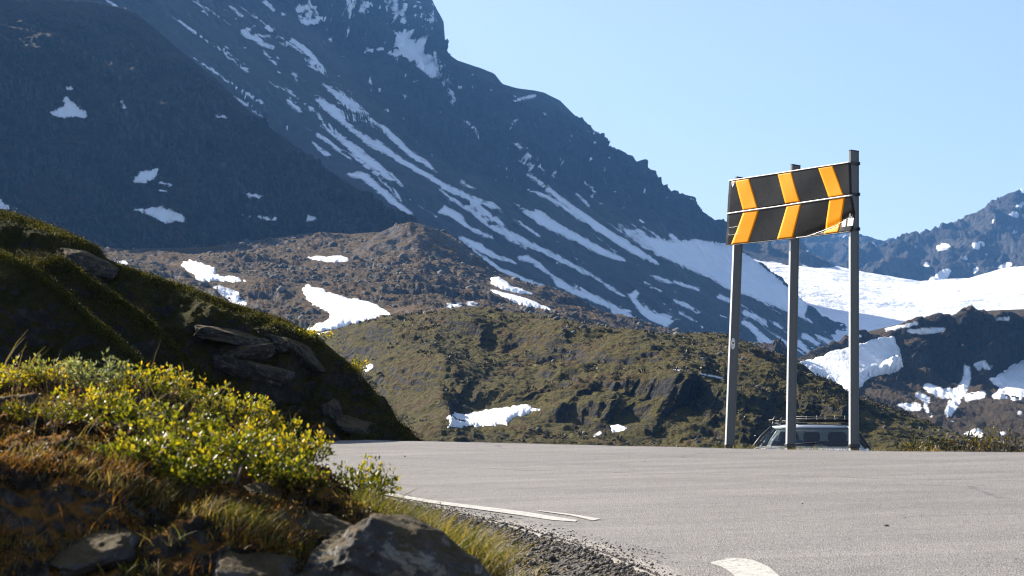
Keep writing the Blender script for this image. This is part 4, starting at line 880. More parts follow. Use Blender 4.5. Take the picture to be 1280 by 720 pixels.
def shrub(name, base, R, H, label, hue, nst=26, per=22, leaf=.016, cat='shrub', group=None, seed=0, lean=(0, 0), top_hue=None, wr=.62, trunk=.0022, parent_z=0, open_=1.0):
    """woody stems fanning out of one root, leaves along them"""
    r = np.random.default_rng(seed); t = thing(name, label, cat, tuple(base), 0, group)
    mb = MB(); LP, LA_, LS = [], [], []
    for i in range(nst):
        a = r.uniform(0, 6.283); rr = R * math.sqrt(r.random()); hh = H * r.uniform(.55, 1.0) * (1 - .35 * (rr / R) ** 2)
        end = np.array([math.cos(a) * rr + lean[0] * hh, math.sin(a) * rr + lean[1] * hh, hh]); b0 = np.array([math.cos(a), math.sin(a), 0]) * rr * .35
        midp = b0 + (end - b0) * .5 + np.array([*(r.normal(size=2) * R * .10), hh * .08])
        us = np.linspace(0, 1, 6); pts = [(1 - u) ** 2 * b0 + 2 * u * (1 - u) * midp + u * u * end for u in us]; pts[0][2] = -.03
        mb.tube([tuple(q) for q in pts], [trunk * (1 - .75 * u) for u in us], 4, False)
        n = per; u = np.clip(r.uniform(.22, 1.0, n) ** .8, 0, 1); c = np.stack([(1 - k) ** 2 * b0 + 2 * k * (1 - k) * midp + k * k * end for k in u])
        tang = unit(end - b0)
        ax = tang * .5 + r.normal(size=(n, 3)) * .75 + np.array([0, 0, .35]); c = c + unit(ax) * .35 * leaf + r.normal(size=(n, 3)) * leaf * .8 * open_
        LP.append(c); LA_.append(ax); LS.append(leaf * r.uniform(.55, 1.2, n))
    LP = np.concatenate(LP); LA_ = np.concatenate(LA_); LS = np.concatenate(LS)
    V, Q = leaf_arrays(LP, LA_, LS, wr)
    me = mesh_from('foliage', V, quads=Q, smooth=False)
    if top_hue:                                             # autumn tips
        mats = [M_leaf[hue], M_leaf[top_hue]]; hi = (LP[:, 2] + r.normal(size=len(LP)) * .16 * H) > H * .55
        me.polygons.foreach_set('material_index', np.concatenate([hi, hi]).astype(np.int32)); link('foliage', me, mats, t)
    else: link('foliage', me, M_leaf[hue], t)
    mb.build('branches', M_twig, t, True)
    return t

# dwarf shrubs in front: one root each
fr = [(-60, 500, .26, .13, 'yellow', 'yellow', 'yellow dwarf shrub cut by the left frame edge'),
      (20, 492, .15, .12, 'green', 'yellow', 'green shrub with yellow tips near the left frame edge on the bank top'),
      (70, 486, .14, .12, 'yellow', 'silver', 'yellow shrub with grey tipped leaves on the bank top'),
      (125, 492, .15, .13, 'silver', 'silver', 'silvery leaved willow shrub on the bank top'),
      (185, 500, .14, .125, 'green', 'yellow', 'golden topped shrub right of the silvery willow'),
      (235, 515, .15, .12, 'green', 'yellow', 'orange gold shrub high in the middle of the bank'),
      (285, 535, .14, .12, 'green', 'yellow', 'golden shrub behind the glossy green birch'),
      (335, 558, .13, .12, 'green', 'yellow', 'yellow tipped shrub near the right shoulder of the bank'),
      (375, 585, .10, .125, 'green', 'yellow', 'last yellow green shrub before the road, overhanging the asphalt'),
      (60, 530, .14, .09, 'green', 'dull', 'low brown tipped shrub above the orange moss'),
      (150, 540, .16, .12, 'green', 'green', 'glossy green dwarf birch left of centre on the bank face'),
      (215, 560, .17, .13, 'green', 'green', 'dense glossy green dwarf birch in the middle of the bank face'),
      (275, 590, .16, .13, 'green', 'green', 'green dwarf birch over the pinkish rock'),
      (330, 612, .14, .14, 'green', 'green', 'dark green dwarf birch at the right end of the bank'),
      (170, 585, .13, .10, 'green', 'green', 'lowest green shrub above the middle of the orange moss'),
      (245, 612, .12, .11, 'green', 'green', 'low green birch just left of the pinkish rock'),
      (305, 575, .14, .13, 'green', 'yellow', 'bushy yellow tipped birch between the golden and dark green shrubs'),
      (110, 520, .14, .11, 'green', 'yellow', 'leafy yellow green shrub under the silvery willow'),
      (375, 628, .08, .11, 'dull', 'green', 'brown twiggy shrub in front of the roadside willow')]
for i, (px, py, R, H, hue, th, lb) in enumerate(fr):
    b = bpt(px, py)
    shrub('dwarf_shrub', b, R, H * .98, lb, hue, nst=30, per=27, leaf=.0158 if th == 'green' else .0145, cat='shrub', group='dwarf shrubs on the bank', seed=100 + i, open_=.55, lean=(.12, -.05), top_hue=th if th != hue else None, wr=.78 if th == 'green' else .55)
p = P3(446, 640, 6.3); shrub('willow_shrub', p + np.array([0, 0, -.02]), .11, .21, 'upright yellow green willow shrub against the asphalt', 'green', 30, 30, .018, 'shrub', None, 201, (.12, 0), None, .48)
p = P3(505, 662, 6.4); shrub('twiggy_shrub', p + np.array([0, 0, -.02]), .12, .115, 'sparse reddish twiggy shrub standing before the white line', 'red', 14, 12, .011, 'shrub', None, 202, (.15, 0), 'dull', .45)
p = P3(540, 655, 6.4); shrub('twiggy_shrub', p + np.array([0, 0, -.02]), .06, .11, 'thin dark twig bush leaning over the gravel', 'dull', 6, 9, .011, 'shrub', None, 203, (.35, 0), None, .45)
# a young birch on the hillside edge
p = HL.sample(np.array([450.]), np.array([474.]))[0]
shrub('birch_sapling', p, .16, .46, 'small bright yellow green birch sapling on the hillside edge', 'yellow', 9, 26, .05, 'sapling', None, 210, (-.05, 0), 'green', .6, .006)
p = HL.sample(np.array([395.]), np.array([426.]))[0]
shrub('heather_shrub', p + np.array([0, -.05, 0]), .3, .2, 'low yellowish shrub on the hillside crest above the sapling', 'green', 14, 24, .045, 'shrub', None, 211, (0, 0), 'yellow', .6, .005)
# willows behind the road edge on the right
wl = [(1148, .28, .15), (1163, .3, .2), (1180, .25, .25), (1196, .3, .24), (1212, .35, .28), (1228, .35, .33), (1244, .35, .35), (1258, .35, .3), (1274, .4, .27), (1300, .5, .3), (1330, .5, .35)]
for i, (px, R, H) in enumerate(wl):
    rx, _ = ray(px, 560); s0 = None
    for t in (-.75 - .5 * (i % 3) * .6,):
        # where this sight line crosses a line parallel to the road edge
        d = (EX * NX + EY * NY + t) / (rx * NX + NY); x, y = rx * d, d; s, tt = st_of(x, y); z = float(ground_z(np.array(s), np.array(tt), np.array(x), np.array(y)))
    shrub('willow_bush', (x, y, z), R, -.02 - z + H * .95, 'yellowish grey leaved willow behind the road edge on the right', 'heath' if i % 2 else 'dull', 20, 17, .042, 'bush', 'willow bushes behind the road edge', 300 + i, (0, 0), 'bright' if i % 3 == 0 else 'dull', .42, .004)

# grass: one mass, in strips of blades
GV, GQ, GM, gn = [], [], [], 0
gmats = ['tan', 'green', 'orange']
def grass_at(pts, hue, h, w=.0022, lean=(.3, -.1), spread=.45, curve=.5):
    global gn
    n = len(pts); L = np.stack([lean[0] + spread * rng.normal(size=n), lean[1] + spread * rng.normal(size=n), np.zeros(n)], -1)
    V, Q = blade_arrays(pts, L, h * rng.uniform(.45, 1.15, n), w * rng.uniform(.7, 1.3, n), curve)
    GV.append(V); GQ.append(Q + gn); GM.append(np.full(len(Q), gmats.index(hue))); gn += len(V)
def clump(L, px, py, n, hue, h, r=.03, **k):
    b = L.sample(np.array([float(px)]), np.array([float(py)]))[0]
    if np.isfinite(b[0]): grass_at(b + np.stack([r * rng.normal(size=n), r * rng.normal(size=n), np.full(n, -.012)], -1), hue, h, **k)
for i in range(95):
    u = rng.random(); px = 60 + u * 300 + rng.normal() * 14; py = np.interp(px, [0, 120, 220, 300, 380], [572, 590, 622, 655, 680]) + rng.normal() * 14
    clump(BK, px, py, 26, ['tan', 'green', 'orange', 'tan'][rng.integers(4)], rng.uniform(.03, .062), .022, lean=(.5, -.35))
for i in range(8): clump(BK, 205 + rng.normal() * 10, 590 + rng.normal() * 10, 26, 'green', .10, .02, lean=(.25, -.2))
for i in range(7): clump(BK, 300 + rng.normal() * 12, 652 + rng.normal() * 8, 26, 'green', .07, .02, lean=(.5, -.35))
for i in range(110): clump(BK, -40 + rng.random() * 260, 570 + rng.normal() * 10, 40, 'orange', .02, .03, lean=(.2, -.2), spread=.9)
for i in range(50): clump(BK, -40 + rng.random() * 420, 640 + rng.random() * 80, 16, ['tan', 'orange', 'green'][rng.integers(3)], .05, .03, lean=(.3, -.5), spread=.6)
for i in range(34): clump(BK, rng.random() * 420, np.interp(rng.random(), [0, 1], [480, 600]), 6, 'tan', .15, .05, lean=(.4, 0), w=.0016)
for px, py, hgt in [(4, 470, .21), (16, 474, .20), (22, 476, .23), (66, 476, .13), (168, 490, .12), (178, 500, .11), (262, 516, .15), (12, 500, .2), (225, 500, .16), (180, 492, .2)]:
    clump(BK, px, py, 2, 'tan', hgt, .01, lean=(.45, 0), w=.004, spread=.2)
# verge grass between boulder and gravel
n = 22000; s_ = rng.uniform(-9.6, 2, n); e_ = rng.uniform(.30, 2.4, n) * np.interp(s_, [-9.6, -7, -4, 0], [1.6, 1.25, 1.0, .9]); t_ = t_in(s_) + e_; x_, y_ = xy_of(s_, t_)
keep = fbm(x_ / .3, y_ / .3, 1.5, 3) + (e_ - .6) * .5 > -.12; x_, y_, s_, t_ = x_[keep], y_[keep], s_[keep], t_[keep]
z_ = ground_z(s_, t_, x_, y_); pts = np.stack([x_, y_, z_ - .01], -1); hsel = rng.random(len(pts))
for lo, hi, hue, h in ((0, .5, 'tan', .095), (.5, .85, 'green', .085), (.85, 1, 'orange', .05)):
    m = (hsel >= lo) & (hsel < hi); grass_at(pts[m], hue, h, w=.004, lean=(.3, -.1), spread=.7)
for i in range(130):                                          # tall tufts where the boulder meets the verge
    u = rng.random(); b = P3(440 + u * 175, np.interp(u, [0, 1], [640, 706]) + rng.normal() * 5, 6.0 + .25 * rng.normal())
    grass_at(b + np.stack([.025 * rng.normal(size=34), .03 * rng.normal(size=34), np.full(34, -.05)], -1), ['green', 'green', 'tan'][rng.integers(3)], .135, lean=(.3, -.1), spread=.55, w=.0032)
# tufts at the feet of the sign posts and along the outer edge
for i in range(90):
    s = rng.normal(.6, 1.0) if i < 45 else rng.uniform(-4, 8); tt = -.12 - abs(rng.normal()) * .3; x, y = xy_of(s, tt); z = float(ground_z(np.array(s), np.array(tt), np.array(x), np.array(y))); k = 22
    grass_at(np.array([x, y, z - .01]) + np.stack([.06 * rng.normal(size=k), .06 * rng.normal(size=k), np.zeros(k)], -1), ['green', 'tan'][i % 2], .10 if i < 45 else .06, w=.006, lean=(.1, 0), spread=.5)
me = mesh_from('grass', np.concatenate(GV), quads=np.concatenate(GQ), smooth=False); me.polygons.foreach_set('material_index', np.concatenate(GM).astype(np.int32))
gob = link('grass', me, [M_grass[k] for k in gmats]); tag(gob, 'tan green and orange grass on bank and verge', 'grass', kind='stuff')

# heath carpet on the hillside and the bank: uncountable small leaves
V0 = np.concatenate([L_.P.reshape(-1, 3) for L_ in (HL, HF, HG)]); nn = np.concatenate([normals(L_.P).reshape(-1, 3) for L_ in (HL, HF, HG)])
wgt = np.ones(len(V0)); r_ = np.concatenate([np.repeat(np.arange(L_.P.shape[0]), L_.P.shape[1]) for L_ in (HL, HF, HG)]); wgt = wgt * (1 + 3.0 * np.exp(-r_ / 10)) * (V0[:, 0] > -10.2) * (fbm(V0[:, 0] / 1.1, V0[:, 1] / 1.1, V0[:, 2] / 1.1, 4) > -.35)
wgt = wgt * sstep(-1.2, .2, nn[:, 2] * 1 + .3)
pk = rng.choice(len(V0), 95000, p=wgt / wgt.sum()); P_ = V0[pk] + rng.normal(size=(len(pk), 3)) * np.array([.035, .035, .02]); ax = nn[pk] * .6 + np.array([0, 0, .7]) + rng.normal(size=(len(pk), 3)) * .5
Vh, Qh = leaf_arrays(P_, ax, rng.uniform(.012, .032, len(pk)), .5)
ho3 = link('heath_plants', mesh_from('heath_plants', Vh, quads=Qh, smooth=False), M_leaf['heath']); tag(ho3, 'dense heath and crowberry carpet on the left hillside', 'heath', kind='stuff')
rl = [hl_ridge, [(-60, 303, 0), (0, 315, 0), (40, 335, 0), (75, 361, 0), (112, 395, 0), (150, 427, 0), (190, 465, 0), (240, 508, 0)], [(80, 322, 0), (110, 347, 0), (150, 374, 0), (190, 402, 0), (230, 442, 0), (270, 480, 0)]]
PB, NB = [], []
for li, ln in enumerate(rl):
    k = 15000 if li == 0 else 12000
    px = rng.uniform(-30, [520, 300, 300][li], k); py = np.interp(px, [q[0] for q in ln], [q[1] for q in ln]) + np.abs(rng.normal(size=k)) * [6, 5, 9][li] + [3, 1, 1][li]
    g = [HL, HF, HG][li].sample(px, py); g = g[np.isfinite(g[:, 0])]; PB.append(g)
PB = np.concatenate(PB); axb = np.array([0, -.3, 1.0]) + rng.normal(size=PB.shape) * .55
Vb, Qb = leaf_arrays(PB + rng.normal(size=PB.shape) * .03 + np.array([0, 0, .02]), axb, rng.uniform(.010, .030, len(PB)), .5)
hb3 = link('crest_plants', mesh_from('crest_plants', Vb, quads=Qb, smooth=False), M_leaf['bright']); tag(hb3, 'low plants coloured sunlit yellow green along the crests of the left hillside', 'heath', kind='stuff')  # brighter leaf palette puts the sunlit crest bands into the colour
V0 = BK.P.reshape(-1, 3); nn = normals(BK.P).reshape(-1, 3); wgt = (fbm(V0[:, 0] / .22, V0[:, 1] / .22, V0[:, 2] / .22, 4) > -.05) * (V0[:, 0] > -1.75).astype(float)
pk = rng.choice(len(V0), 60000, p=wgt / wgt.sum()); P_ = V0[pk] + rng.normal(size=(len(pk), 3)) * .006; ax = nn[pk] + rng.normal(size=(len(pk), 3)) * .7 + np.array([.2, 0, .3])
Vh, Qh = leaf_arrays(P_, ax, rng.uniform(.005, .013, len(pk)), .5); mt = fbm(P_[:, 0] / .15, P_[:, 1] / .15, P_[:, 2] / .15, 3) + .25 * rng.normal(size=len(pk)); mi = np.where(mt > .25, 1, np.where(mt < -.35, 2, 0))
me = mesh_from('moss', Vh, quads=Qh, smooth=False); me.polygons.foreach_set('material_index', np.concatenate([mi, mi]).astype(np.int32))
mo3 = link('moss', me, [M_leaf['dull'], M_leaf['red'], M_leaf['heath']]); tag(mo3, 'brown and rusty moss and crowberry on the near bank', 'moss', kind='stuff')

# ------------------------------------------------------------------ boulders and low scrub strewn over the hills beyond the road
def strewn(L, n, lo, hi, name, label, seed, zmin=-1e9, polys=(), thr=.0, sc=30):
    r = np.random.default_rng(seed); V = L.P.reshape(-1, 3); k = r.choice(len(V), n * 4)
    p = V[k]; w = fbm(p[:, 0] / sc, p[:, 1] / sc, p[:, 2] / sc, 3); sx, sy = proj(p); ok = w > thr
    for q in polys: ok &= sd_poly(sx, sy, q) < -4
    p = p[ok][:n]; sz = np.clip(r.lognormal(math.log(lo), .55, len(p)), lo * .5, hi)
    return p, sz
fm = NT('field_stone'); M_field = fm.done(fm.bsdf(fm.mix(fm.noise(2.5, 5, .7), fm.ramp(fm.island(), [(0, (.03, .03, .03)), (.5, (.085, .082, .078)), (1, (.24, .23, .22))]), (.07, .065, .055)), .9, fm.bump(fm.noise(5, 5, .7), .1), spec=.2))
p, sz = strewn(LC, 5200, .55, 2.6, '', '', 61, polys=calm_C, thr=-.05, sc=60)
o = stones('boulder_field', p + np.array([0, 0, .1]), sz, M_field, .8); tag(o, 'grey boulders strewn across the brown heath basin', 'boulders', kind='stuff')
p, sz = strewn(LD, 1500, .20, .9, '', '', 62, polys=calm_D, thr=.12, sc=22)
o = stones('scattered_stones', p + np.array([0, 0, .04]), sz, M_field, .8); tag(o, 'small grey stones scattered over the mossy hill', 'stones', kind='stuff')
p, sz = strewn(LD, 3400, .28, .75, '', '', 63, polys=calm_D, thr=.02, sc=16)
k = 16; c = np.repeat(p, k, 0); s_ = np.repeat(sz, k); r_ = np.random.default_rng(5); off = r_.normal(size=(len(c), 3)); off /= np.linalg.norm(off, axis=1)[:, None]; off[:, 2] = np.abs(off[:, 2]) * .7
Vs, Qs = leaf_arrays(c + off * s_[:, None] * .7, off + r_.normal(size=off.shape) * .5, s_ * .75, .7)
ob = link('low_scrub', mesh_from('low_scrub', Vs, quads=Qs, smooth=False), M_leaf['heath']); tag(ob, 'dark low scrub dotted over the mossy hill', 'scrub', kind='stuff')
# ================================================================== SIGN
galv = NT('galvanised_post'); gn_ = galv.noise(9, 5, .6, vec=galv.map((1, 1, .12))); M_galv = galv.done(galv.bsdf(galv.mix(gn_, (.10, .102, .104), (.16, .158, .155)), galv.rng(gn_, .3, .7, .42, .62), galv.bump(galv.noise(40, 4), .003), .55))
M_dark = simple('dark_steel', (.05, .052, .055), .5, .4, 30)
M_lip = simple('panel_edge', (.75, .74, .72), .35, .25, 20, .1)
blk = NT('panel_black'); bn = blk.noise(3.5, 6, .65); sc = blk.noise(1.0, 6, .75, 1.2, vec=blk.map((60, 60, 5))); 
M_black = blk.done(blk.bsdf(blk.mix(blk.rng(sc, .6, .7, 0, .35), blk.mix(bn, (.007, .0066, .0062), (.013, .012, .0115)), (.06, .057, .055)), blk.rng(bn, .3, .7, .24, .34), blk.bump(blk.noise(2.2, 3), .004), spec=.22))
ylw = NT('panel_yellow'); yn = ylw.noise(5, 5, .6); M_yel = ylw.done(ylw.bsdf(ylw.mix(yn, (.86, .275, .0015), (.94, .32, .002)), .5, spec=.12))
M_white = simple('sticker_white', (.78, .77, .74), .5, 0, 40, .08)
HORIZON = 560.0
def panel_pt(px, py, Y): return Vector(at(px, py, Y).tolist())
YL, YR = 26.65, 24.95
TL, TR = panel_pt(912, 226.5, YL), panel_pt(1063, 203, YR); ML, MR = panel_pt(909.3, 267.5, YL), panel_pt(1065, 244.5, YR); BL, BR = panel_pt(907.5, 307, YL), panel_pt(1069, 289.5, YR)
ax_u = (MR - ML).normalized(); nrm = Vector((ax_u.y, -ax_u.x, 0)).normalized()      # towards the camera and the left
if nrm.y > 0: nrm = -nrm
def u_of(px):
    k = (px - 640) / (FPX * CP) ; k = float(ray(px, 260)[0]); return (k * YL - ML.x) / ((MR.x - ML.x) - k * (YR - YL))
def bulge(up, u, v):
    d = 0.0
    if not up:
        line = np.interp(u, [.0, .55, .7, .86, 1.0], [2.0, 1.06, .93, .78, .52]); below = max(0, v - line)
        d += .20 * below * .43                                   # the kicked-out corner
        d += -.014 * math.exp(-((v - line) / .10) ** 2) * float(sstep(.5, .8, u)) * (1 if v < line else .3)
        d += -.010 * math.exp(-(u / .10) ** 2) * math.exp(-((v - .45) / .28) ** 2) + .002 * math.exp(-(u / .14) ** 2) * math.exp(-((v - .72) / .1) ** 2)
    d += .006 * math.sin(u * 5 + (1 if up else 2.2)) + .004 * math.sin(u * 11 + v * 3)
    return d
def S(up, u, v, off=0.0):
    a, b = (TL.lerp(TR, u), ML.lerp(MR, u)) if up else (ML.lerp(MR, u), BL.lerp(BR, u))
    g = .012 / .43
    v2 = v * (1 - g) if up else g * .2 + v * (1 - g * .2)
    p = a.lerp(b, v2); dd = bulge(up, u, v)
    return p + nrm * (dd + off) + ax_u * (.02 * v * (1 - v) * 4 * float(sstep(.9, 1, u)) if not up else 0)
sign = thing('chevron_sign', 'black and yellow chevron board on three steel posts at the road edge', 'road sign')
sorig = Vector((3.55, 25.85, -.1)); sign.location = sorig
def local(o):
    o.parent = sign; o.matrix_parent_inverse = Matrix.Translation(-sorig); return o
def sheet(name, up, us, vs_, off, mat, thick=.004, parent=None):
    """us(v) -> (u0,u1) so that a stripe can slant"""
    mb = MB(); nu, nv = 44 if name == 'panel' else 8, 24
    f = []; pts = []
    for j in range(nv + 1):
        v = vs_[0] + (vs_[1] - vs_[0]) * j / nv; u0, u1 = us(v)
        for i in range(nu + 1): pts.append(S(up, u0 + (u1 - u0) * i / nu, v, off))
    N = len(pts); back = [p - nrm * thick for p in pts]; W = nu + 1
    for j in range(nv):
        for i in range(nu):
            a = j * W + i; f.append((a, a + 1, a + W + 1, a + W)); f.append((N + a, N + a + W, N + a + W + 1, N + a + 1))
    rim = [i for i in range(W)] + [j * W + nu for j in range(1, nv + 1)] + [nv * W + i for i in range(nu - 1, -1, -1)] + [j * W for j in range(nv - 1, 0, -1)]
    for a, b in zip(rim, rim[1:] + rim[:1]): f.append((a, N + a, N + b, b))
    mb.add(pts + back, f); o = mb.build(name, mat, None, False)
    for p in o.data.polygons: p.use_smooth = len(p.vertices) == 4 and abs(p.normal.dot(nrm)) > .5
    if parent is None: local(o)
    else: o.parent = parent
    return o
pu = sheet('panel', True, lambda v: (0, 1), (0, 1), 0, M_black); pu['label'] = 'upper chevron panel with white top edge'
pl = sheet('panel', False, lambda v: (0, 1), (0, 1), 0, M_black); pl['label'] = 'dented lower chevron panel with bent bottom corner'
def stripe(up, a0, a1, b0, b1, v0=.02, v1=.97):
    ua0, ua1, ub0, ub1 = u_of(a0), u_of(a1), u_of(b0), u_of(b1)
    return sheet('stripe', up, lambda v: (ua0 + (ub0 - ua0) * v, ua1 + (ub1 - ua1) * v), (v0, v1), .0025, M_yel, .002, pu if up else pl)
for a in [(917.3, 935, 929, 947.5), (971, 988.8, 982.3, 1000.3), (1023.4, 1042, 1036, 1055.2)]: stripe(True, *a)
for a in [(929.8, 949, 915.4, 935.8), (983.2, 1001.6, 970.5, 989.6), (1037.2, 1056.4, 1027.4, 1046)]: stripe(False, *a)
for up, par in ((True, pu), (False, pl)):
    mb = MB(); mb.tube([S(up, u, .0, .004) + Vector((0, 0, .006)) for u in np.linspace(0, 1, 40)], .0075 if up else .010, 6); mb.build('edge_trim', M_lip, par, True)
mb = MB(); mb.tube([S(False, u, 1.0, .002) for u in np.linspace(0, 1, 30)], .006, 6); mb.build('bottom_trim', M_dark, pl, True)
mb = MB(); us_ = np.linspace(.56, .985, 30); mb.tube([S(False, u, min(.985, float(np.interp(u, [.55, .7, .86, 1.0], [1.05, .93, .78, .52]))), .004) for u in us_], [.0042 * (1 - .8 * sstep(.6, 1, i / 29)) for i in range(30)], 5); mb.build('crease', M_lip, pl, True)
for v in (.42, .66):
    mb = MB(); mb.tube([S(False, u, v + .02 * math.sin(u * 30), .003) for u in np.linspace(.02, .11, 8)], .0016, 5); mb.build('scratch', M_lip, pl, True)
def patch(a0, a1, v0, v1): 
    return sheet('sticker', False, lambda v: (u_of(a0), u_of(a1)), (v0, v1), .003, M_white, .001, pl)
patch(1050.9, 1055.4, .63, .84); patch(1057.8, 1064.8, .62, .84)
mb = MB()                                                    # faint lines of print on the smaller sticker
for v in (.68, .73, .78): mb.add([S(False, u_of(1051.7), v, .0042), S(False, u_of(1054.4), v, .0042), S(False, u_of(1054.4), v + .018, .0042), S(False, u_of(1051.7), v + .018, .0042)], [(0, 1, 2, 3)])
mb.build('print_lines', simple('grey_ink', (.35, .34, .36), .6), pl)
mb = MB(); q0 = [(912.6, .02), (916.4, .015), (916.2, .10), (914.3, .21), (912.9, .11)]; mb.add([S(True, u_of(x), v, .003) for x, v in q0], [tuple(range(5))])
crest = mb.build('crest_sticker', M_white, pu)
mb = MB(); q0 = [(913.4, .05), (915.4, .05), (915.2, .10), (914.3, .15), (913.5, .10)]; mb.add([S(True, u_of(x), v, .0042) for x, v in q0], [tuple(range(5))]); mb.build('crest_mark', simple('crest_grey', (.22, .2, .2), .6), crest)
# posts: narrow steel channel, flange to the front
def post(pxb, pyb, pxt, pyt, Y, sticker=False, clamps=()):
    b = Vector(at(pxb, pyb, Y).tolist()); t = Vector(at(pxt, pyt, Y).tolist()); up = (t - b).normalized(); dp = nrm - up * nrm.dot(up); dp.normalize(); w = up.cross(dp).normalized()
    if w.x < 0: w = -w
    b = b - up * .30
    prof = [(-.015, .078), (.015, .078), (.015, .062), (.010, .058), (.010, -.058), (.015, -.062), (.015, -.078), (-.015, -.078), (-.015, -.062), (-.010, -.058), (-.010, .058), (-.015, .062)]
    mb = MB(); n = len(prof)
    for base in (b, t): pass
    vs = [b + w * x + dp * y for x, y in prof] + [t + w * x + dp * y for x, y in prof]
    mb.add(vs, [(i, (i + 1) % n, n + (i + 1) % n, n + i) for i in range(n)] + [(0, 1, 2, 11), (2, 3, 10, 11), (3, 4, 9, 10), (4, 5, 8, 9), (5, 6, 7, 8)] + [(n, n + 11, n + 2, n + 1), (n + 2, n + 11, n + 10, n + 3), (n + 3, n + 10, n + 9, n + 4), (n + 4, n + 9, n + 8, n + 5), (n + 5, n + 8, n + 7, n + 6)])
    o = mb.build('post', M_galv); local(o)
    R = Matrix((w, dp, up)).transposed()
    L = (t - b).length; bz = b.z; top_ = L - (1.02 if Y < 25.5 else .92 if Y < 26.3 else .86)
    m = MB(); m.box(b + up * (top_ / 2) + dp * .0805, (.030, .005, top_), R, .001); m.build('sunlit_strip', M_lip, o)  # pale strip puts the sun on the post's front edge into the colour
    m = MB(); m.box(b + up * .36, (.05, .18, .05), R, .006); f = m.build('base_collar', M_dark, o)
    m = MB(); m.box(t + up * .006, (.036, .162, .012), R, .003); m.build('post_cap', M_dark, o)
    for z in clamps:
        m = MB(); k = (z - bz) / up.z; c = b + up * k
        m.box(c, (.042, .170, .035), R, .004); m.box(c + w * .03 - dp * .055, (.03, .02, .02), R, .004); m.lathe([(.013, -.02), (.013, .02)], Matrix.Translation(c + w * .034 - dp * .060) @ R.to_4x4(), 8)
        local(m.build('clamp', M_dark))
    if sticker:
        k = (panel_pt(915, 430, Y).z - bz) / up.z; c = b + up * k + w * .0165 + dp * .034
        m = MB(); ring = [c + dp * (.0 + .062 * math.cos(a) * .62) + up * .075 * math.sin(a) for a in np.linspace(0, 6.283, 25)[:-1]]; N = len(ring)
        m.add(ring + [p + w * .0035 for p in ring], [tuple(range(N - 1, -1, -1)), tuple(range(N, 2 * N))] + [(i, (i + 1) % N, N + (i + 1) % N, N + i) for i in range(N)]); s_ = m.build('round_sticker', M_white, o); s_['label'] = 'round white sticker with a dark bird-like mark'
        m = MB(); sh = [(-.022, .026), (-.004, .016), (.012, .022), (.026, .034), (.022, .012), (.006, -.002), (-.012, .004), (-.024, .012)]
        m.add([c + w * .005 - dp * x * .9 + up * z for x, z in sh], [tuple(range(len(sh)))]); m.add([c + w * .005 - dp * x * .9 + up * z for x, z in [(-.030, -.012), (-.018, -.018), (-.014, -.040), (-.026, -.046)]], [(0, 1, 2, 3)]); m.build('sticker_mark', M_dark, s_)
    return o
zs_r = [panel_pt(1068, y, 25).z for y in (203.5, 242, 285.5)]
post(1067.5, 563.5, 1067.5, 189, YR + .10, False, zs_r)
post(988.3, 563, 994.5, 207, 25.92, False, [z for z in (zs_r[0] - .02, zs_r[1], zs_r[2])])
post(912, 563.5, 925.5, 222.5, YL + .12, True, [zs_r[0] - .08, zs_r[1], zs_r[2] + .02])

# ------------------------------------------------------------------ small marker at the foot of the hillside
mk = thing('marker_post', 'tiny grey marker post with a flat cap by the hillside foot', 'marker', tuple(at(418.5, 549, 33.2)))
MB().box((0, 0, .06), (.05, .03, .16), None, .006).build('post', M_galv, mk); MB().box((0, 0, .155), (.115, .05, .045), None, .008).build('cap', M_lip, mk)

# ================================================================== CAR behind the crest
cp = NT('silver_paint'); M_car = cp.done(cp.bsdf((.80, .81, .82), .3, None, .25, .5, Coat_Weight=.6, Coat_Roughness=.08))
M_rub = simple('black_rubber', (.022, .022, .024), .6, 0, 30); M_plast = simple('black_plastic', (.03, .03, .032), .5, 0, 40)
gl = NT('car_glass'); gb = gl.bsdf((.10, .14, .15), .03, None, 0, .6, Transmission_Weight=.0); tr = gl.n('ShaderNodeBsdfTransparent'); tr.inputs[0].default_value = (.26, .32, .33, 1); glo = gl.n('ShaderNodeBsdfGlossy'); glo.inputs['Roughness'].default_value = .03
fr_ = gl.n('ShaderNodeFresnel'); fr_.inputs[0].default_value = 1.5; mx = gl.n('ShaderNodeMixShader'); gl.t.links.new(gl.math('ADD', gl.math('MULTIPLY', fr_.outputs[0], .9), .05), mx.inputs[0]); gl.t.links.new(tr.outputs[0], mx.inputs[1]); gl.t.links.new(glo.outputs[0], mx.inputs[2]); M_glass = gl.done(mx.outputs[0])
M_red = simple('lamp_red', (.45, .02, .02), .2, 0, 20, .1); M_rim = simple('alloy', (.5, .5, .52), .35, .8, 20, .1); M_seat = simple('seat_cloth', (.045, .048, .055), .9, 0, 60)
CZ = -1.10
car = thing('parked_car', 'silver estate car with roof rack, half hidden behind the road crest', 'car', (at(1011, 560, 28.6)[0], 28.6, CZ), math.radians(-11))
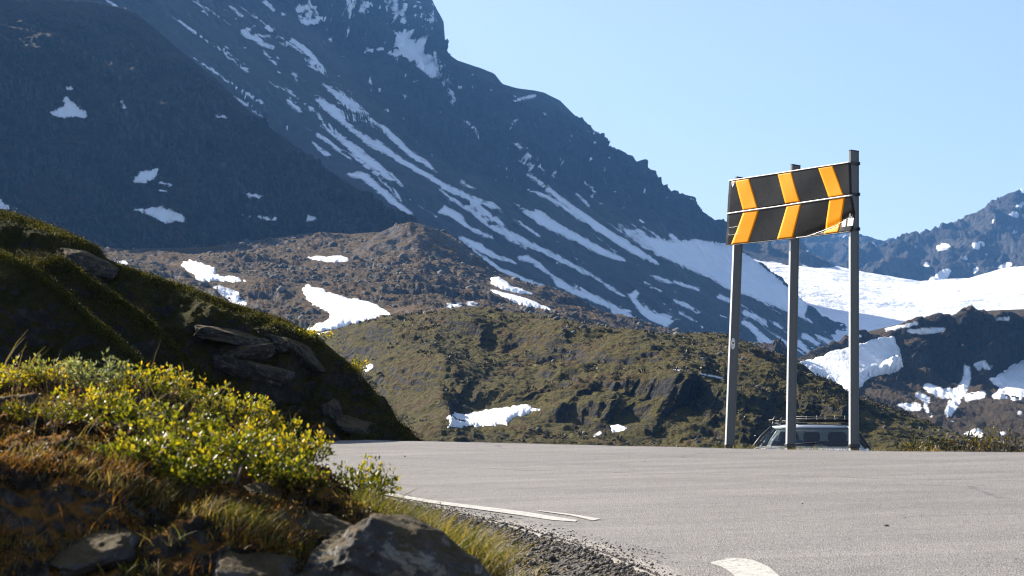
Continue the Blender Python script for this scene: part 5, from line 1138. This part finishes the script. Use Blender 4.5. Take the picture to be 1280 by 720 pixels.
# local frame: x across, y forward (0 = tail), z up
def sec(y, zb, zs_, wb, ws): return [(-wb, y, zb), (-ws, y, zb + (zs_ - zb) * .30), (-ws, y, zs_ - .10), (-ws + .05, y, zs_ - .025), (-ws + .13, y, zs_), (ws - .13, y, zs_), (ws - .05, y, zs_ - .025), (ws, y, zs_ - .10), (ws, y, zb + (zs_ - zb) * .30), (wb, y, zb)]
secs = [sec(-.06, .45, 1.02, .62, .72), sec(0, .28, 1.125, .74, .845), sec(.35, .2, 1.14, .76, .87), sec(1.2, .18, 1.12, .78, .875), sec(2.2, .18, 1.10, .78, .875), sec(3.1, .18, 1.07, .78, .87), sec(3.7, .2, .98, .76, .85), sec(4.2, .25, .84, .7, .79), sec(4.4, .35, .66, .58, .64)]
m = MB(); n = 10; m.add([p for s in secs for p in s], [(k * n + i, k * n + (i + 1) % n, k * n + n + (i + 1) % n, k * n + n + i) for k in range(len(secs) - 1) for i in range(n)] + [tuple(range(n - 1, -1, -1)), tuple(range((len(secs) - 1) * n, len(secs) * n))])
body = m.build('body', M_car, car, True)
bv = body.modifiers.new('sub', 'SUBSURF'); bv.levels = 2; bv.render_levels = 2
RZ = 1.432
roofp = [(.34, RZ - .02, .54), (.75, RZ, .56), (1.6, RZ + .008, .57), (2.35, RZ - .03, .55)]
m = MB(); vs = []
for y, z, hw in roofp: vs += [(-hw - .02, y, z - .05), (-hw, y, z - .012), (-hw * .6, y, z + .012), (0, y, z + .018), (hw * .6, y, z + .012), (hw, y, z - .012), (hw + .02, y, z - .05), (0, y, z - .045)]
m.add(vs, [(k * 8 + i, k * 8 + (i + 1) % 8, k * 8 + 8 + (i + 1) % 8, k * 8 + 8 + i) for k in range(3) for i in range(8)] + [tuple(range(7, -1, -1)), tuple(range(24, 32))]); roof = m.build('roof', M_car, car, True)
for s in (-1, 1):
    for a, b, r in [((s * .80, .06, 1.10), (s * .55, .36, RZ - .03), .024), ((s * .83, 1.15, 1.09), (s * .585, 1.2, RZ - .02), .026), ((s * .83, 2.15, 1.07), (s * .585, 1.95, RZ - .03), .026), ((s * .82, 3.15, 1.03), (s * .56, 2.36, RZ - .05), .03)]:
        MB().tube([a, tuple((Vector(a) + Vector(b)) / 2 + Vector((s * .012, 0, .012))), b], r, 8).build('pillar', M_car if r > .027 else M_plast, car, True)
    g = MB(); A = [(s * .805, .16, 1.115), (s * .83, 1.13, 1.10), (s * .588, 1.18, RZ - .05), (s * .565, .40, RZ - .05)]; g.add(A, [(0, 1, 2, 3)]); g.build('side_window', M_glass, car)
    g = MB(); A = [(s * .832, 1.17, 1.10), (s * .832, 2.13, 1.08), (s * .588, 1.93, RZ - .05), (s * .588, 1.22, RZ - .05)]; g.add(A, [(0, 1, 2, 3)]); g.build('side_window', M_glass, car)
    MB().tube([(s * .53, .45, RZ + .0), (s * .53, .5, RZ + .045), (s * .53, 2.1, RZ + .04), (s * .53, 2.2, RZ - .005)], .014, 8).build('roof_rail', M_plast, car, True)
    MB().box((s * .72, -.035, .80), (.16, .06, .26), None, .02).build('tail_light', M_red, car)
    MB().box((s * .62, 4.33, .62), (.26, .1, .13), None, .03).build('headlight', M_rim, car)
    mm = MB().box((s * .93, 2.75, .98), (.17, .09, .12), None, .03).build('mirror', M_car, car)
    MB().box((s * .93, 2.703, .98), (.14, .004, .09), None, 0).build('mirror_glass', M_rim, mm)
    for y in (.78, 3.42):
        M4 = Matrix.Translation((s * .80, y, .315)) @ Matrix.Rotation(math.pi / 2, 4, 'Y')
        wh = MB().lathe([(.20, -.10), (.29, -.10), (.315, -.07), (.315, .07), (.29, .10), (.20, .10)], M4, 28).build('wheel', M_rub, car, True)
        MB().lathe([(.04, -.105), (.19, -.103), (.205, -.08), (.205, .08), (.19, .103), (.04, .105)], M4, 20).build('rim', M_rim, wh, True)
rw = MB().add([(-.755, .035, 1.135), (.755, .035, 1.135), (.54, .335, RZ - .035), (-.54, .335, RZ - .035)], [(0, 1, 2, 3)]).build('rear_window', M_glass, car); 
MB().add([(-.50, .272, 1.378), (-.40, .272, 1.378), (-.40, .284, 1.390), (-.50, .284, 1.390)], [(0, 1, 2, 3)]).build('sticker', simple('pale_green_label', (.42, .5, .42), .6), rw)
MB().add([(-.81, 3.08, 1.07), (.81, 3.08, 1.07), (.55, 2.37, RZ - .06), (-.55, 2.37, RZ - .06)], [(0, 1, 2, 3)]).build('windscreen', M_glass, car)
MB().tube([(-.35, .05, 1.15), (.1, .075, 1.175), (.2, .09, 1.19)], .008, 6).build('wiper', M_plast, car, True)
MB().box((0, -.075, .72), (.52, .015, .11), None, .003).build('number_plate', M_white, car); MB().box((0, -.05, .42), (1.55, .14, .2), None, .04).build('bumper', M_plast, car)
for x, y in ((-.36, .95), (.0, .95), (.36, .95), (-.36, 2.0), (.36, 2.0)):
    st = MB().box((x, y, .92), (.46, .14, .56), None, .06).build('seat', M_seat, car); MB().box((x, y - .01, 1.26), (.24, .09, .15), None, .04).build('headrest', M_seat, st)
MB().box((0, .55, 1.02), (1.3, .7, .06), None, .02).build('parcel_shelf', M_plast, car)
MB().box((.12, .6, 1.16), (.11, .01, .075), None, 0).build('paper_card', simple('pale_card', (.5, .58, .52), .7), car)
MB().lathe([(.02, -.10), (.10, -.09), (.13, 0), (.09, .08), (.02, .1)], Matrix.Translation((-.20, .62, 1.13)), 16).build('blue_bag', simple('blue_cloth', (.05, .22, .5), .7), car, True)
MB().box((.02, .62, 1.155), (.07, .05, .07), None, .015).build('dark_parcel', M_plast, car)
# roof rack: part of the car
rk_ = MB().box((.16, .9, RZ + .078), (.86, .9, .022), None, .006).build('roof_rack', M_plast, car)
for y in (.62, 1.75): MB().tube([(-.60, y, RZ + .06), (.60, y, RZ + .06)], .013, 8).build('crossbar', M_plast, rk_, True)
for y in (.62, 1.75):
    for s in (-1, 1): MB().box((s * .53, y, RZ + .045), (.05, .06, .04), None, .01).build('rack_foot', M_plast, rk_)
m = MB()
for i in range(9): m.tube([(-.26 + i * .105, .46, RZ + .075), (-.26 + i * .105, 1.36, RZ + .08)], .008, 6)
m.tube([(-.3, .46, RZ + .085), (.6, .46, RZ + .082)], .013, 6); m.tube([(-.3, .44, RZ + .118), (.58, .44, RZ + .116)], .010, 6); m.build('rack_bars', M_dark, rk_, True)
for x in (-.24, -.05, .1, .22, .36, .5): MB().tube([(x, .445, RZ + .078), (x, .44, RZ + .128)], .008, 6).build('rack_buckle', M_lip, rk_, True)
m = MB(); m.tube([(-.56, .6, RZ + .03), (-.5, .6, RZ + .13)], .018, 8); m.tube([(-.45, .6, RZ + .04), (-.40, .6, RZ + .11)], .018, 8); m.tube([(-.6, .6, RZ + .07), (-.36, .6, RZ + .09)], .012, 6); m.build('rack_upright', M_dark, rk_, True)
# ================================================================== LIGHT, AIR, CAMERA
SUN_AZ, SUN_EL = math.radians(56), math.radians(32)       # to the left of straight ahead
sv = Vector((-math.sin(SUN_AZ) * math.cos(SUN_EL), math.cos(SUN_AZ) * math.cos(SUN_EL), math.sin(SUN_EL)))
sl = bpy.data.lights.new('sun', 'SUN'); sl.energy = 5.0; sl.angle = math.radians(.53); sl.color = (1.0, .91, .78)
so = bpy.data.objects.new('sun', sl); COL.objects.link(so); so.rotation_euler = sv.to_track_quat('Z', 'Y').to_euler()
w = bpy.data.worlds.new('World'); scene.world = w; w.use_nodes = True
nt = w.node_tree; bg = nt.nodes['Background']; sky = nt.nodes.new('ShaderNodeTexSky'); sky.sky_type = 'NISHITA'
sky.sun_disc = False; sky.sun_elevation = SUN_EL; sky.sun_rotation = -SUN_AZ; sky.altitude = 900; sky.air_density = .85; sky.dust_density = 2.6; sky.ozone_density = .8
hs_ = nt.nodes.new('ShaderNodeHueSaturation'); hs_.inputs['Saturation'].default_value = .84; nt.links.new(sky.outputs[0], hs_.inputs['Color']); nt.links.new(hs_.outputs[0], bg.inputs['Color']); bg.inputs['Strength'].default_value = .066
hz = NT('mountain_haze'); pv = hz.n('ShaderNodeVolumePrincipled'); pv.inputs['Color'].default_value = (.17, .44, 1, 1); pv.inputs['Density'].default_value = HAZE
pv.inputs['Anisotropy'].default_value = .1; pv.inputs['Density Attribute'].default_value = ''
hz.done(None, pv.outputs[0])
hb = MB().box((0, 3600, 640), (13000, 8800, 1500)); ho2 = hb.build('haze', hz.m); tag(ho2, 'thin blue mountain haze filling the valley', 'haze', kind='stuff')
cam = bpy.data.cameras.new('camera'); cam.sensor_width = 36; cam.lens = 36 * FPX / 1280; cam.clip_start = .1; cam.clip_end = 30000
cam.dof.use_dof = True; cam.dof.focus_distance = 26; cam.dof.aperture_fstop = 11
cobj = bpy.data.objects.new('camera', cam); COL.objects.link(cobj); cobj.location = (0, 0, 0); cobj.rotation_euler = (math.pi / 2 + PITCH, 0, 0)
scene.camera = cobj
vs = scene.view_settings; vs.view_transform = 'Standard'; vs.look = 'None'; vs.gamma = 1; vs.exposure = EXPO; vs.use_curve_mapping = False
scene.cycles.use_denoising = True; scene.cycles.use_adaptive_sampling = True; scene.cycles.adaptive_threshold = .015
scene.cycles.filter_width = 1.15
scene.cycles.max_bounces = 8; scene.cycles.volume_bounces = 0; scene.cycles.transparent_max_bounces = 8
